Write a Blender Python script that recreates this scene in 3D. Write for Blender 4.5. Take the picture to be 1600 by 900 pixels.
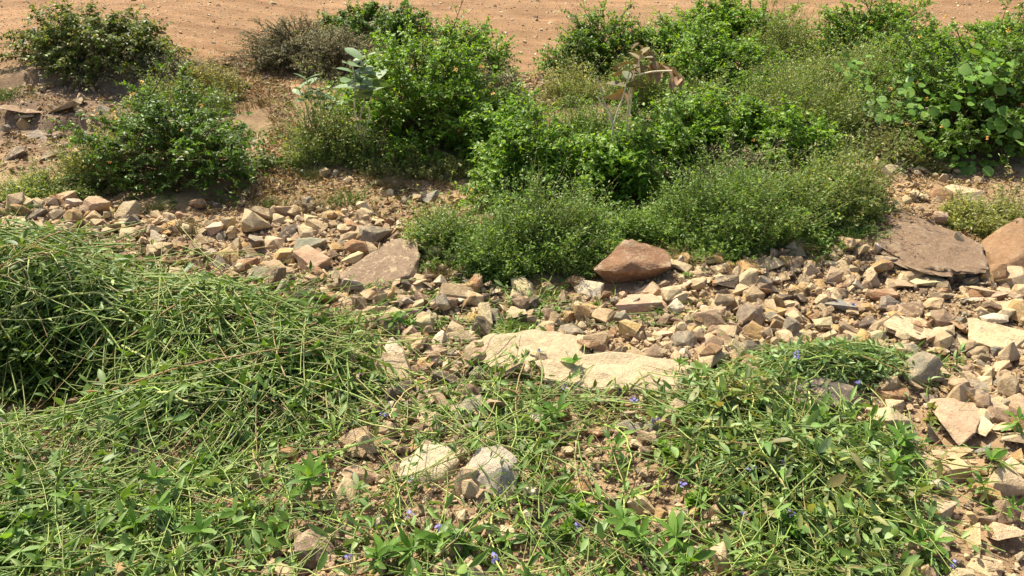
import bpy, bmesh, math
import numpy as np
from mathutils import Vector, noise as mnoise

# ------------------------------------------------------------------ camera, sky, sun, exposure
F_PX, CAM_H, PITCH = 1255.0, 1.9, math.radians(27.0)
SUN_EL, SUN_AZ = math.radians(57), math.radians(-38)      # azimuth from +Y (away from camera), negative = left
SUN_STRENGTH, SKY_STRENGTH, EXPOSURE = 4.7, 0.12, 0.84

for o in list(bpy.data.objects):
    bpy.data.objects.remove(o)
scene = bpy.context.scene
COL = scene.collection
cd = bpy.data.cameras.new('camera')
cam = bpy.data.objects.new('camera', cd)
COL.objects.link(cam)
cam.location = (0, 0, CAM_H)
cam.rotation_euler = (math.pi / 2 - PITCH, 0, 0)
cd.sensor_width = 36
cd.angle = 2 * math.atan(800 / F_PX)
cd.clip_start, cd.clip_end = 0.05, 3000
scene.camera = cam

world = bpy.data.worlds.new('World')
scene.world = world
world.use_nodes = True
wn = world.node_tree
sky = wn.nodes.new('ShaderNodeTexSky')
sky.sky_type = 'NISHITA'
sky.sun_disc = False
sky.sun_elevation = SUN_EL
sky.sun_rotation = SUN_AZ
sky.ozone_density, sky.dust_density, sky.air_density = 0.2, 3.0, 0.8
wn.nodes['Background'].inputs['Strength'].default_value = SKY_STRENGTH
wn.links.new(sky.outputs[0], wn.nodes['Background'].inputs['Color'])

sd = bpy.data.lights.new('sun', 'SUN')
sd.energy, sd.angle, sd.color = SUN_STRENGTH, math.radians(0.5), (1.0, 0.925, 0.75)
sun = bpy.data.objects.new('sun', sd)
COL.objects.link(sun)
S = Vector((math.sin(SUN_AZ) * math.cos(SUN_EL), math.cos(SUN_AZ) * math.cos(SUN_EL), math.sin(SUN_EL)))
sun.rotation_euler = S.to_track_quat('Z', 'Y').to_euler()
sun.location = (-6, 8, 12)

vs = scene.view_settings
vs.view_transform, vs.look, vs.exposure, vs.gamma, vs.use_curve_mapping = 'Standard', 'None', EXPOSURE, 1.0, False

# ------------------------------------------------------------------ small maths helpers
def rs(seed): return np.random.default_rng(seed)
def lin(r, g, b):
    c = np.array([r, g, b], float) / 255.0
    return np.where(c <= 0.04045, c / 12.92, ((c + 0.055) / 1.055) ** 2.4)
def sstep(a, b, x):
    t = np.clip((x - a) / (b - a), 0, 1)
    return t * t * (3 - 2 * t)
def _hash(ix, iy, seed):
    n = (ix.astype(np.int64) * 374761393 + iy.astype(np.int64) * 668265263 + seed * 974634777) & 0x7fffffff
    n = ((n ^ (n >> 13)) * 1274126177) & 0x7fffffff
    n = n ^ (n >> 16)
    return (n & 0xffff) / 65535.0
def vnoise(x, y, seed=0):
    x, y = np.asarray(x, float), np.asarray(y, float)
    ix, iy = np.floor(x), np.floor(y)
    fx, fy = x - ix, y - iy
    ux, uy = fx * fx * (3 - 2 * fx), fy * fy * (3 - 2 * fy)
    a, b = _hash(ix, iy, seed), _hash(ix + 1, iy, seed)
    c, d = _hash(ix, iy + 1, seed), _hash(ix + 1, iy + 1, seed)
    return (a + (b - a) * ux) * (1 - uy) + (c + (d - c) * ux) * uy - 0.5
def fbm(x, y, seed=0, octv=4):
    s, a = 0, 1.0
    for k in range(octv):
        s = s + a * vnoise(x * 2 ** k + 17.3 * k, y * 2 ** k - 9.1 * k, seed + k)
        a *= 0.5
    return s

# ------------------------------------------------------------------ terrain
def terrain(x, y):
    x, y = np.asarray(x, float), np.asarray(y, float)
    d = np.hypot(x * 0.25, y)
    z = 0.105 * np.logaddexp(0, (y - 6.0) * 2.2) / 2.2          # bank climbing away from the camera
    z = z + 0.12 * np.logaddexp(0, (y - 14.0) * 1.0)
    z = np.where(y > 60, np.minimum(z, 13 + 0.02 * (y - 60)), z)
    near = 1 - sstep(10, 30, np.hypot(x, y))
    rough = 1 - 0.75 * sstep(7.4, 8.6, y)
    z = z + 0.16 * fbm(x * 0.45, y * 0.45, 3) * (0.4 + 0.6 * near)
    z = z + near * rough * (0.055 * fbm(x * 2.1, y * 2.1, 11) + 0.022 * fbm(x * 7, y * 7, 21))
    # step of bedrock at the back left and the low rubble ridges
    led = np.exp(-((x + 4.0) / 1.3) ** 2)
    z = z + led * 0.10 * (sstep(6.55, 6.7, y + 0.25 * fbm(x * 2, y, 5)) + sstep(7.25, 7.4, y + 0.25 * fbm(x * 2, y, 6)))
    z = z + 0.07 * np.exp(-((y - 4.55) / 0.45) ** 2) * (0.6 + 0.8 * fbm(x * 1.2, y, 8))
    z = z - 0.05 * np.exp(-((y - 3.5) / 0.4) ** 2)
    z = z - 0.30 * np.exp(-(((x + 2.05) / 0.55) ** 2 + ((y - 2.98) / 0.27) ** 2) ** 1.5)      # hollow dug under the heap's front edge to hold its shade
    return z
def tz(x, y): return float(terrain(np.array([x]), np.array([y]))[0])

CP, SP = math.cos(PITCH), math.sin(PITCH)
def ray(px, py):
    a, b = (px - 800) / F_PX, (450 - py) / F_PX
    return np.array([a, CP + b * SP, -SP + b * CP])
_T = np.concatenate([np.arange(0.8, 14, 0.006), np.arange(14, 60, 0.1)])
def G(px, py, extra=None):
    """where the sight line through a photo point meets the ground"""
    d = ray(px, py)
    P = np.array([0, 0, CAM_H]) + _T[:, None] * d
    h = terrain(P[:, 0], P[:, 1])
    if extra is not None: h = h + extra(P[:, 0], P[:, 1])
    k = int(np.argmax(P[:, 2] <= h)) or len(_T) - 1
    return P[k]
def proj(p):
    p = np.asarray(p, float)
    x, y, z = p[..., 0], p[..., 1], p[..., 2] - CAM_H
    w = y * CP - z * SP
    v = y * SP + z * CP
    return 800 + F_PX * x / w, 450 - F_PX * v / w
def dist(p): return float(p[1] * CP - (p[2] - CAM_H) * SP)

# ------------------------------------------------------------------ mesh building
class MB:
    def __init__(self): self.v, self.f, self.c, self.n = [], [], [], 0
    def add(self, V, Fc, C):
        V = np.asarray(V, float).reshape(-1, 3)
        C = np.broadcast_to(np.asarray(C, float), (len(V), 3))
        self.v.append(V); self.c.append(C); self.f.append(np.asarray(Fc, np.int64) + self.n); self.n += len(V)
    def build(self, name, mats, parent=None, smooth=True, loc=None):
        V = np.concatenate(self.v)
        if loc is not None: V = V - np.asarray(loc)
        C = np.concatenate(self.c)
        me = bpy.data.meshes.new(name)
        me.vertices.add(len(V)); me.vertices.foreach_set('co', V.astype(np.float32).ravel())
        lv = np.concatenate([f.ravel() for f in self.f]).astype(np.int32)
        tot = np.concatenate([np.full(len(f), f.shape[1], np.int32) for f in self.f])
        st = np.concatenate([[0], np.cumsum(tot)[:-1]]).astype(np.int32)
        me.loops.add(len(lv)); me.loops.foreach_set('vertex_index', lv)
        me.polygons.add(len(tot)); me.polygons.foreach_set('loop_start', st); me.polygons.foreach_set('loop_total', tot)
        me.polygons.foreach_set('use_smooth', np.full(len(tot), smooth))
        a = me.color_attributes.new('tint', 'FLOAT_COLOR', 'POINT')
        a.data.foreach_set('color', np.concatenate([C, np.ones((len(C), 1))], 1).astype(np.float32).ravel())
        me.update(calc_edges=True)
        me.materials.append(mats)
        o = bpy.data.objects.new(name, me)
        COL.objects.link(o)
        if loc is not None: o.location = loc if parent is None else (0, 0, 0)
        if parent is not None: o.parent = parent
        return o

def empty(name, loc):
    o = bpy.data.objects.new(name, None)
    o.empty_display_size = 0.1
    o.location = loc
    COL.objects.link(o)
    return o
def tag(o, label, cat, group=None, kind=None):
    o['label'] = label
    if cat: o['category'] = cat
    if group: o['group'] = group
    if kind: o['kind'] = kind
    return o

def unit(v): return v / np.maximum(np.linalg.norm(v, axis=-1, keepdims=True), 1e-9)

def leaf_template(ts, ws, fold=0.18, curl=0.12):
    """strip of three verts per station: left edge, midrib, right edge (x along, y across, z normal)"""
    V, Fq = [], []
    for t, w in zip(ts, ws):
        z = -curl * t * t
        V += [(t, -w, z + fold * w), (t, 0, z), (t, w, z + fold * w)]
    for i in range(len(ts) - 1):
        a = 3 * i
        Fq += [(a, a + 3, a + 4, a + 1), (a + 1, a + 4, a + 5, a + 2)]
    return np.array(V), np.array(Fq)
OVATE = leaf_template([0, .1, .35, .68, 1], [.01, .19, .30, .20, .006], .25, .16)
OVATE_LO = leaf_template([0, .32, .7, 1], [.02, .30, .20, .01], .25, .18)
LANCE = leaf_template([0, .18, .5, .8, 1], [.02, .12, .15, .09, .006], .3, .16)
LANCE_LO = leaf_template([0, .45, 1], [.03, .15, .015], .3, .15)
OBLONG = leaf_template([0, .08, .25, .5, .75, .92, 1], [.012, .06, .14, .19, .155, .06, .005], .22, .2)
WIDE = leaf_template([0, .06, .25, .5, .75, .93, 1], [.08, .17, .27, .31, .27, .12, .01], .15, .14)
ROUND = leaf_template([0, .04, .2, .45, .7, .9, 1], [.12, .28, .43, .5, .43, .25, .03], .12, .1)
WITHER = leaf_template([0, .15, .4, .65, .85, 1], [.02, .10, .16, .13, .07, .01], .7, .45)

def add_leaves(mb, tpl, P, D, N, L, C, W=1.0, jitter=None):
    V, Fq = tpl
    n = len(P)
    if n == 0: return
    D = unit(D); N = N - (N * D).sum(-1, keepdims=True) * D; N = unit(N)
    Sd = np.cross(N, D)
    L = np.broadcast_to(np.asarray(L, float), (n,))[:, None, None]
    W = np.broadcast_to(np.asarray(W, float), (n,))[:, None, None]
    X = V[None, :, 0:1] * D[:, None] + V[None, :, 1:2] * Sd[:, None] * W + V[None, :, 2:3] * N[:, None]
    X = P[:, None] + L * X
    Fa = (Fq[None] + (np.arange(n) * len(V))[:, None, None]).reshape(-1, 4)
    Cc = np.repeat(np.broadcast_to(C, (n, 3)), len(V), 0)
    mb.add(X.reshape(-1, 3), Fa, Cc)

def add_tubes(mb, Pth, R, C, sides=4):
    """Pth n,k,3; R n,k"""
    n, k, _ = Pth.shape
    if n == 0: return
    T = np.gradient(Pth, axis=1); T = unit(T)
    ref = np.where(np.abs(T[..., 2:3]) > 0.9, np.array([1.0, 0, 0]), np.array([0, 0, 1.0]))
    A = unit(np.cross(T, ref)); B = np.cross(T, A)
    th = np.arange(sides) * 2 * math.pi / sides
    ring = (np.cos(th)[None, None, :, None] * A[:, :, None] + np.sin(th)[None, None, :, None] * B[:, :, None])
    X = Pth[:, :, None] + np.broadcast_to(R, (n, k))[:, :, None, None] * ring
    i = np.arange(k - 1)[:, None] * sides
    j = np.arange(sides)[None]
    j2 = (j + 1) % sides
    q = np.stack([i + j, i + j2, i + sides + j2, i + sides + j], -1).reshape(-1, 4)
    Fa = (q[None] + (np.arange(n) * k * sides)[:, None, None]).reshape(-1, 4)
    C = np.asarray(C, float)
    if C.ndim == 2: C = np.repeat(C, k * sides, 0)
    mb.add(X.reshape(-1, 3), Fa, C)

def interp(Pth, t):
    """points and tangents at parameter t (n,m) of paths n,k,3"""
    n, k, _ = Pth.shape
    s = np.clip(t, 0, 0.9999) * (k - 1)
    i = s.astype(int); f = (s - i)[..., None]
    r = np.arange(n)[:, None]
    a, b = Pth[r, i], Pth[r, i + 1]
    return a * (1 - f) + b * f, unit(b - a)

def tint(rng, n, cols, var=0.18):
    cols = np.array(cols)
    k = rng.integers(0, len(cols), n)
    m = rng.random((n, 1))
    c = cols[k] * (1 - m) + cols[rng.integers(0, len(cols), n)] * m
    return c * (1 + var * rng.normal(size=(n, 1))).clip(0.45, 1.7)

# ------------------------------------------------------------------ materials
def new_mat(name):
    m = bpy.data.materials.new(name); m.use_nodes = True
    nt = m.node_tree
    return m, nt, nt.nodes, nt.links, nt.nodes['Principled BSDF'], nt.nodes['Material Output']
def N_(nt, kind, **kw):
    n = nt.nodes.new(kind)
    for k, v in kw.items(): setattr(n, k, v)
    return n
def mix_rgb(nt, fac, a, b, mode='MIX'):
    n = nt.nodes.new('ShaderNodeMix'); n.data_type = 'RGBA'; n.blend_type = mode
    for sock, val in ((n.inputs[0], fac), (n.inputs[6], a), (n.inputs[7], b)):
        if hasattr(val, 'is_linked'): nt.links.new(val, sock)
        elif isinstance(val, (int, float)): sock.default_value = val
        else: sock.default_value = (*val, 1)
    return n.outputs[2]
def ramp(nt, fac, lo, hi, a=0.0, b=1.0):
    n = nt.nodes.new('ShaderNodeMapRange'); n.clamp = True
    nt.links.new(fac, n.inputs[0])
    for i, v in enumerate((lo, hi, a, b)): n.inputs[i + 1].default_value = v
    return n.outputs[0]
def tex_noise(nt, vec, scale, detail=4, rough=0.6):
    n = nt.nodes.new('ShaderNodeTexNoise')
    n.inputs['Scale'].default_value, n.inputs['Detail'].default_value, n.inputs['Roughness'].default_value = scale, detail, rough
    nt.links.new(vec, n.inputs['Vector'])
    return n.outputs['Fac']

def leaf_mat(name, trans=0.3, rough=0.45, spec=0.35):
    m, nt, nd, lk, bs, out = new_mat(name)
    at = N_(nt, 'ShaderNodeAttribute', attribute_name='tint')
    geo = N_(nt, 'ShaderNodeNewGeometry')
    ns = tex_noise(nt, geo.outputs['Position'], 55, 3)
    col = mix_rgb(nt, 1.0, at.outputs['Color'], mix_rgb(nt, ns, (.62, .66, .6), (1.35, 1.3, 1.4)), 'MULTIPLY')
    lk.new(col, bs.inputs['Base Color'])
    bs.inputs['Roughness'].default_value = rough
    bs.inputs['Specular IOR Level'].default_value = spec
    tr = N_(nt, 'ShaderNodeBsdfTranslucent')
    tc = mix_rgb(nt, 1.0, col, (1.4, 1.35, .5), 'MULTIPLY')
    lk.new(tc, tr.inputs['Color'])
    mx = N_(nt, 'ShaderNodeMixShader'); mx.inputs[0].default_value = trans
    lk.new(bs.outputs[0], mx.inputs[1]); lk.new(tr.outputs[0], mx.inputs[2]); lk.new(mx.outputs[0], out.inputs['Surface'])
    return m
def stem_mat(name, rough=0.6):
    m, nt, nd, lk, bs, out = new_mat(name)
    at = N_(nt, 'ShaderNodeAttribute', attribute_name='tint')
    geo = N_(nt, 'ShaderNodeNewGeometry')
    ns = tex_noise(nt, geo.outputs['Position'], 40, 4)
    col = mix_rgb(nt, 1.0, at.outputs['Color'], mix_rgb(nt, ns, (.6, .6, .58), (1.4, 1.4, 1.4)), 'MULTIPLY')
    lk.new(col, bs.inputs['Base Color'])
    bs.inputs['Roughness'].default_value = rough
    bs.inputs['Specular IOR Level'].default_value = 0.3
    return m

def rock_mat(name, per_object, crust=.7, rind=.5, bump=.9):
    m, nt, nd, lk, bs, out = new_mat(name)
    geo = N_(nt, 'ShaderNodeNewGeometry')
    pos = geo.outputs['Position']
    if per_object:
        base = N_(nt, 'ShaderNodeObjectInfo').outputs['Color']
    else:
        base = N_(nt, 'ShaderNodeAttribute', attribute_name='tint').outputs['Color']
    n1 = tex_noise(nt, pos, 13, 6, 0.7)
    n2 = tex_noise(nt, pos, 46, 5, 0.75)
    n3 = tex_noise(nt, pos, 150, 3, 0.7)
    c = mix_rgb(nt, 1.0, base, mix_rgb(nt, n2, (.45, .44, .44), (1.5, 1.5, 1.5)), 'MULTIPLY')
    c = mix_rgb(nt, ramp(nt, n1, .53, .565, 0, .42), c, mix_rgb(nt, .6, base, (.15, .092, .055)))         # rusty stain
    n4 = tex_noise(nt, pos, 22, 7, 0.75)
    c = mix_rgb(nt, ramp(nt, n4, .55, .58, 0, crust), c, mix_rgb(nt, n2, (.36, .25, .14), (.62, .49, .31)))
    pt = geo.outputs['Pointiness']
    c = mix_rgb(nt, ramp(nt, pt, .515, .56, 0, rind), c, (.52, .42, .28))                             # cream crust
    vo = N_(nt, 'ShaderNodeTexVoronoi'); vo.inputs['Scale'].default_value = 55; lk.new(pos, vo.inputs['Vector'])
    sp = ramp(nt, vo.outputs['Distance'], .10, .22, 1, 0)
    spm = nt.nodes.new('ShaderNodeMath'); spm.operation = 'MULTIPLY'
    lk.new(sp, spm.inputs[0]); lk.new(ramp(nt, n2, .5, .6), spm.inputs[1])
    c = mix_rgb(nt, spm.outputs[0], c, (.46, .38, .27))
    lk.new(c, bs.inputs['Base Color'])
    bs.inputs['Roughness'].default_value = 0.85
    bs.inputs['Specular IOR Level'].default_value = 0.25
    ad = nt.nodes.new('ShaderNodeMath'); ad.operation = 'MULTIPLY_ADD'
    lk.new(n3, ad.inputs[0]); ad.inputs[1].default_value = 0.35; lk.new(n2, ad.inputs[2])
    bp = N_(nt, 'ShaderNodeBump'); bp.inputs['Strength'].default_value = bump; bp.inputs['Distance'].default_value = 0.014
    lk.new(ad.outputs[0], bp.inputs['Height']); lk.new(bp.outputs[0], bs.inputs['Normal'])
    return m

def ground_mat():
    m, nt, nd, lk, bs, out = new_mat('dry_soil')
    pos = N_(nt, 'ShaderNodeNewGeometry').outputs['Position']
    at = N_(nt, 'ShaderNodeAttribute', attribute_name='tint')
    n0 = tex_noise(nt, pos, 1.1, 5, 0.6); n1 = tex_noise(nt, pos, 7, 6, 0.7); n2 = tex_noise(nt, pos, 45, 5, 0.7); n3 = tex_noise(nt, pos, 190, 3, .7)
    c = mix_rgb(nt, 1.0, at.outputs['Color'], mix_rgb(nt, n1, (.55, .52, .50), (1.45, 1.45, 1.45)), 'MULTIPLY')
    mp = N_(nt, 'ShaderNodeMapping'); mp.inputs['Scale'].default_value = (.45, 2.6, 1); lk.new(pos, mp.inputs['Vector'])
    n5 = tex_noise(nt, mp.outputs[0], 1.6, 6, .7)
    c = mix_rgb(nt, 1.0, c, mix_rgb(nt, ramp(nt, n5, .35, .65), (.66, .62, .60), (1.22, 1.22, 1.2)), 'MULTIPLY')
    c = mix_rgb(nt, ramp(nt, n0, .44, .64, 0, .5), c, mix_rgb(nt, .5, at.outputs['Color'], (.24, .15, .085)))
    c = mix_rgb(nt, 1.0, c, mix_rgb(nt, n2, (.5, .49, .47), (1.5, 1.5, 1.5)), 'MULTIPLY')
    vo = N_(nt, 'ShaderNodeTexVoronoi'); vo.inputs['Scale'].default_value = 42; lk.new(pos, vo.inputs['Vector'])
    vf = N_(nt, 'ShaderNodeTexVoronoi'); vf.inputs['Scale'].default_value = 90; lk.new(pos, vf.inputs['Vector'])
    peb = ramp(nt, vo.outputs['Distance'], .12, .40, 1, 0)
    pebm = nt.nodes.new('ShaderNodeMath'); pebm.operation = 'MULTIPLY'
    lk.new(peb, pebm.inputs[0]); lk.new(ramp(nt, n1, .5, .64, 0, 1), pebm.inputs[1])
    c = mix_rgb(nt, pebm.outputs[0], c, mix_rgb(nt, n2, (.24, .145, .09), (.55, .42, .28)))
    lk.new(c, bs.inputs['Base Color'])
    bs.inputs['Roughness'].default_value = 0.95
    bs.inputs['Specular IOR Level'].default_value = 0.1
    a = nt.nodes.new('ShaderNodeMath'); a.operation = 'MULTIPLY_ADD'
    lk.new(pebm.outputs[0], a.inputs[0]); a.inputs[1].default_value = .8; lk.new(n2, a.inputs[2])
    b = nt.nodes.new('ShaderNodeMath'); b.operation = 'MULTIPLY_ADD'
    lk.new(n3, b.inputs[0]); b.inputs[1].default_value = .35; lk.new(a.outputs[0], b.inputs[2])
    bp = N_(nt, 'ShaderNodeBump'); bp.inputs['Strength'].default_value = .8; bp.inputs['Distance'].default_value = 0.018
    lk.new(b.outputs[0], bp.inputs['Height']); lk.new(bp.outputs[0], bs.inputs['Normal'])
    return m

M_LEAF = leaf_mat('green_leaf', .42)
M_WAX = leaf_mat('waxy_leaf', .22, .5, .3)
M_CUT = leaf_mat('wilting_leaf', .26, .5, .35)
M_DRY = leaf_mat('dry_leaf', .08, .7, .15)
M_STEM = stem_mat('plant_stem')
M_PETAL = leaf_mat('petal', .25, .6, .2)
M_ROCK = rock_mat('weathered_rock', True)
M_RUB = rock_mat('rubble_rock', False, .6, .2)
M_BED = rock_mat('bedrock', True, .15, .35, .9)
M_BOUL = rock_mat('red_brown_rock', True, .45, .95, 1.0)
M_PALE = rock_mat('pale_limestone', True, .5, .2, .9)
M_SOIL = ground_mat()

# ------------------------------------------------------------------ ground: one sheet out to the horizon
def axis(lo, hi, step, far):
    c = list(np.arange(lo, hi + 1e-6, step))
    s, a, b = step, c[-1], c[0]
    up, dn = [], []
    while a < far or b > -far:
        s *= 1.22
        if a < far: a += s; up.append(a)
        if b > -far: b -= s; dn.append(b)
    return np.array(dn[::-1] + c + up)
gx, gy = axis(-6.4, 6.4, 0.026, 700), axis(1.4, 11.6, 0.026, 700)
X, Y = np.meshgrid(gx, gy)
Z = terrain(X, Y)
nx, ny = len(gx), len(gy)
idx = np.arange(nx * ny).reshape(ny, nx)
quads = np.stack([idx[:-1, :-1], idx[:-1, 1:], idx[1:, 1:], idx[1:, :-1]], -1).reshape(-1, 4)
far_soil, mid_soil, near_soil, led_soil = np.array([.305, .186, .10]), np.array([.34, .24, .14]), np.array([.35, .245, .145]), np.array([.22, .16, .11])
wob = 0.8 * fbm(X * .9, Y * .9, 40)
wf = sstep(7.0, 8.3, Y + wob)[..., None]
wn_ = (1 - sstep(3.0, 3.9, Y + wob))[..., None]
gc = mid_soil * (1 - wf) + far_soil * wf
gc = gc * (1 - wn_) + near_soil * wn_
wl = (np.exp(-((X + 3.9) / 1.1) ** 2) * sstep(6.1, 6.4, Y + .5 * wob) * (1 - sstep(7.5, 7.9, Y)))[..., None]
gc = gc * (1 - wl) + led_soil * wl
g = MB(); g.add(np.stack([X, Y, Z], -1), quads, gc.reshape(-1, 3))
ground = g.build('ground', M_SOIL)
tag(ground, 'bare orange brown stony soil rising to a smooth bank at the back', None, kind='structure')

# ------------------------------------------------------------------ rocks
def hull(pts, bevel=0.05, cuts=2, amp=0.03, seed=0, fine=0.0):
    bm = bmesh.new()
    for p in pts: bm.verts.new(p)
    r = bmesh.ops.convex_hull(bm, input=bm.verts)
    dead = [e for e in set(r['geom_interior'] + r['geom_unused']) if isinstance(e, bmesh.types.BMVert)]
    if dead: bmesh.ops.delete(bm, geom=dead, context='VERTS')
    bmesh.ops.dissolve_limit(bm, angle_limit=math.radians(14), verts=bm.verts, edges=bm.edges)
    if bevel > 0:
        bmesh.ops.bevel(bm, geom=list(bm.edges) + list(bm.verts), offset=bevel, segments=1, profile=.5, affect='EDGES', clamp_overlap=True)
    bmesh.ops.triangulate(bm, faces=bm.faces)
    if cuts:
        bmesh.ops.subdivide_edges(bm, edges=bm.edges, cuts=cuts, use_grid_fill=True)
        bmesh.ops.triangulate(bm, faces=bm.faces)
    bmesh.ops.recalc_face_normals(bm, faces=bm.faces)
    bm.normal_update()
    if amp > 0:
        off = Vector((seed * 3.71 % 91, seed * 1.37 % 67, seed * .77 % 43))
        new = []
        for v in bm.verts:
            q = v.co * 1.8 + off
            k = mnoise.fractal(q, 0.9, 2.1, 4) * amp + fine * mnoise.noise(v.co * 9 + off)
            k -= amp * .9 * max(0, mnoise.noise(v.co * 1.3 - off) - .15)
            new.append(v.co + v.normal * k)
        for v, c in zip(bm.verts, new): v.co = c
    return bm
def rock_pts(kind, rng):
    if kind == 'rounded':
        p = unit(rng.normal(size=(20, 3))) * rng.uniform(.85, 1.0, (20, 1))
    else:
        c = np.array([(x, y, z) for x in (-1, 1) for y in (-1, 1) for z in (-1, 1)], float)
        p = np.concatenate([(c + rng.uniform(-.75, .25, c.shape) * np.sign(c))[rng.permutation(8)[:7]], unit(rng.normal(size=(5, 3))) * rng.uniform(.9, 1.3, (5, 1))])
        if kind == 'wedge':
            k = p[:, 2] > 0
            p[k, :2] = p[k, :2] * .35 + np.array([.35, .1])
        if kind == 'blocky' and rng.random() < .6:
            k = p[:, 2] > 0
            p[k, :2] = p[k, :2] * rng.uniform(.55, .85) + rng.uniform(-.2, .2, 2)
    p = p - (p.max(0) + p.min(0)) / 2
    return p / (p.max(0) - p.min(0)) * 2
def bm_to_mesh(bm, name, mat, sharp=32):
    me = bpy.data.meshes.new(name)
    bm.to_mesh(me); bm.free()
    me.polygons.foreach_set('use_smooth', np.ones(len(me.polygons), bool))
    me.set_sharp_from_angle(angle=math.radians(sharp))
    me.materials.append(mat)
    return me
KINDS = ['blocky', 'wedge', 'flat', 'rounded']
BASE = {}
for ki, k in enumerate(KINDS):
    BASE[k] = []
    for j in range(11):
        rng = rs(100 + ki * 20 + j)
        BASE[k].append(bm_to_mesh(hull(rock_pts(k, rng), .03 if k != 'rounded' else .08, 3, .065, ki * 20 + j, .010), 'rock', M_ROCK, 22))

COLS = {'cream': (.59, .455, .26), 'tan': (.47, .34, .19), 'ochre': (.46, .29, .115), 'rust': (.34, .185, .085), 'brown': (.25, .168, .10),
        'grey': (.28, .235, .165), 'dark': (.11, .083, .058), 'bluish grey': (.25, .235, .185), 'pinkish': (.46, .31, .185), 'whitish': (.60, .50, .35)}
ROCKS = []      # (object, px, py, size, colour word, shape word)
def put_rock(px, py, w, h, colour, kind=None, seed=None, sink=.28, cat=True, label=None, loc=None, rng=None):
    rng = rng or rs(int(px * 7 + py * 13) if seed is None else seed)
    kind = kind or KINDS[rng.choice(4, p=[.36, .22, .36, .06])]
    if py < 262: kind, sink = 'flat', .80
    p = G(px, py + h * .30) if loc is None else np.array(loc)
    dd = dist(p)
    W = w * dd / F_PX
    vis = h * dd / F_PX
    asp = vis / W
    el = math.atan2(CAM_H, p[1])
    dep = W * rng.uniform(.62, .95)
    Hh = max((vis - dep * math.sin(el) * .62) / math.cos(el), W * (.26 if kind == 'flat' else .40))
    if py < 262: Hh *= .5
    o = bpy.data.objects.new('rock', BASE[kind][rng.integers(0, len(BASE[kind]))])
    COL.objects.link(o)
    o.scale = (W * .56, dep * .56, Hh * .62)
    tilt = .30 if kind != 'flat' else .22
    o.rotation_euler = (rng.normal() * tilt, rng.normal() * tilt, rng.choice([0, math.pi]) + rng.normal() * .45)
    z = tz(p[0], p[1] + dep * .25)
    o.location = (p[0], p[1] + dep * .25, z + Hh * (.5 - sink) + rng.uniform(0, .02))
    c = np.array(COLS[colour]) * rng.uniform(.82, 1.16) * (1 + .05 * rng.normal(size=3))
    o.color = (*c.clip(.02, .8), 1)
    if label: tag(o, label, 'rock')
    else: ROCKS.append([o, px, py, W, colour, kind])
    return o

def hero(name, pts, centre, size, rot, colour, label, bevel=.05, amp=.07, cuts=4, seed=1, z=0.0, cat='rock', fine=.012, mat=None):
    pts = np.array(pts, float)
    me = bm_to_mesh(hull(pts, bevel, cuts, amp, seed, fine), name, mat or M_ROCK, 28)
    o = bpy.data.objects.new(name, me)
    COL.objects.link(o)
    o.scale = size
    o.rotation_euler = rot
    o.location = (centre[0], centre[1], tz(centre[0], centre[1]) + z)
    o.color = (*colour, 1)
    tag(o, label, cat)
    return o
# brown boulder in front of the low green herbs
p = G(990, 455)
hero('boulder', [(-1, -.25, .30), (-.92, .3, .12), (-.45, -.55, .42), (-.12, -.50, .70), (.12, -.52, .60), (.40, -.58, .50), (.98, -.35, .52), (-.18, .35, 1.0), (.0, .6, .95), (.45, .1, .70), (.95, .45, .68), (-.7, .75, .25),
                 (-.5, -.05, -.3), (.1, .08, -.3), (.85, .15, -.3), (.9, .7, -.35), (-.8, .8, -.35), (-.2, -.38, .20), (.55, -.36, .15)],
     (p[0], p[1] + .12), (.205, .19, .18), (0, 0, -.04), (.28, .155, .085), 'brown angular boulder with lit sloping top and shaded face, below the green herbs', .015, .06, 6, 4, .018, mat=M_BOUL)
# bedrock hump on the right
p = G(1438, 400)
rngh = rs(321)
dome = [(0.15 + r * math.cos(t) * (1 - .25 * math.sin(t)), r * math.sin(t), .85 * (1 - r ** 2.2) + .10 * rngh.normal() + .30 * r * math.sin(t)) for r in (.0, .35, .6, .8, 1.0) for t in np.linspace(0, 6.0, 9)] + [(.9, 0, -.8), (-.7, 0, -.8), (0, -.9, -.9), (0, .9, -.6)]
hero('bedrock_hump', dome, (p[0], p[1] + .16), (.30, .46, .07), (0, 0, .1), (.235, .155, .095), 'large smooth brown bedrock hump among rubble at the right', .10, .14, 5, 9, -.022, mat=M_BED)
p = G(1575, 425)
hero('tilted_slab', [(-.9, -.7, -.3), (-.75, -.9, .15), (-.1, .3, .55), (.5, .8, .95), (1.2, 1, 1.15), (1.3, -.2, .5), (1.1, -.9, -.2), (-.2, -1, -.2), (-.6, -.1, .25), (.2, -.6, .62), (1.2, .9, -.4), (-.5, .9, -.4)],
     (p[0] + .03, p[1] + .13), (.17, .21, .125), (0, 0, .05), (.29, .17, .088), 'orange brown slab tilted up at the right edge beside the bedrock hump', .04, .05, 5, 12, .02, mat=M_BED)
p = G(590, 438)
hero('spotted_slab', [(-1, -.5, 0), (-.9, -.9, -.3), (-.35, .1, .55), (.25, .75, .95), (.75, .8, .9), (.9, .1, .6), (.7, -.6, .35), (.3, -.9, .0), (-.4, -.9, -.1), (.9, -.5, -.3), (-.5, .5, .1), (.5, .9, -.3)],
     (p[0], p[1] + .10), (.25, .23, .13), (0, 0, .0), (.28, .195, .125), 'flat brown slab with pale spots half buried in the left rubble', .03, .05, 5, 15, .0)
p = G(835, 572)
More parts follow.
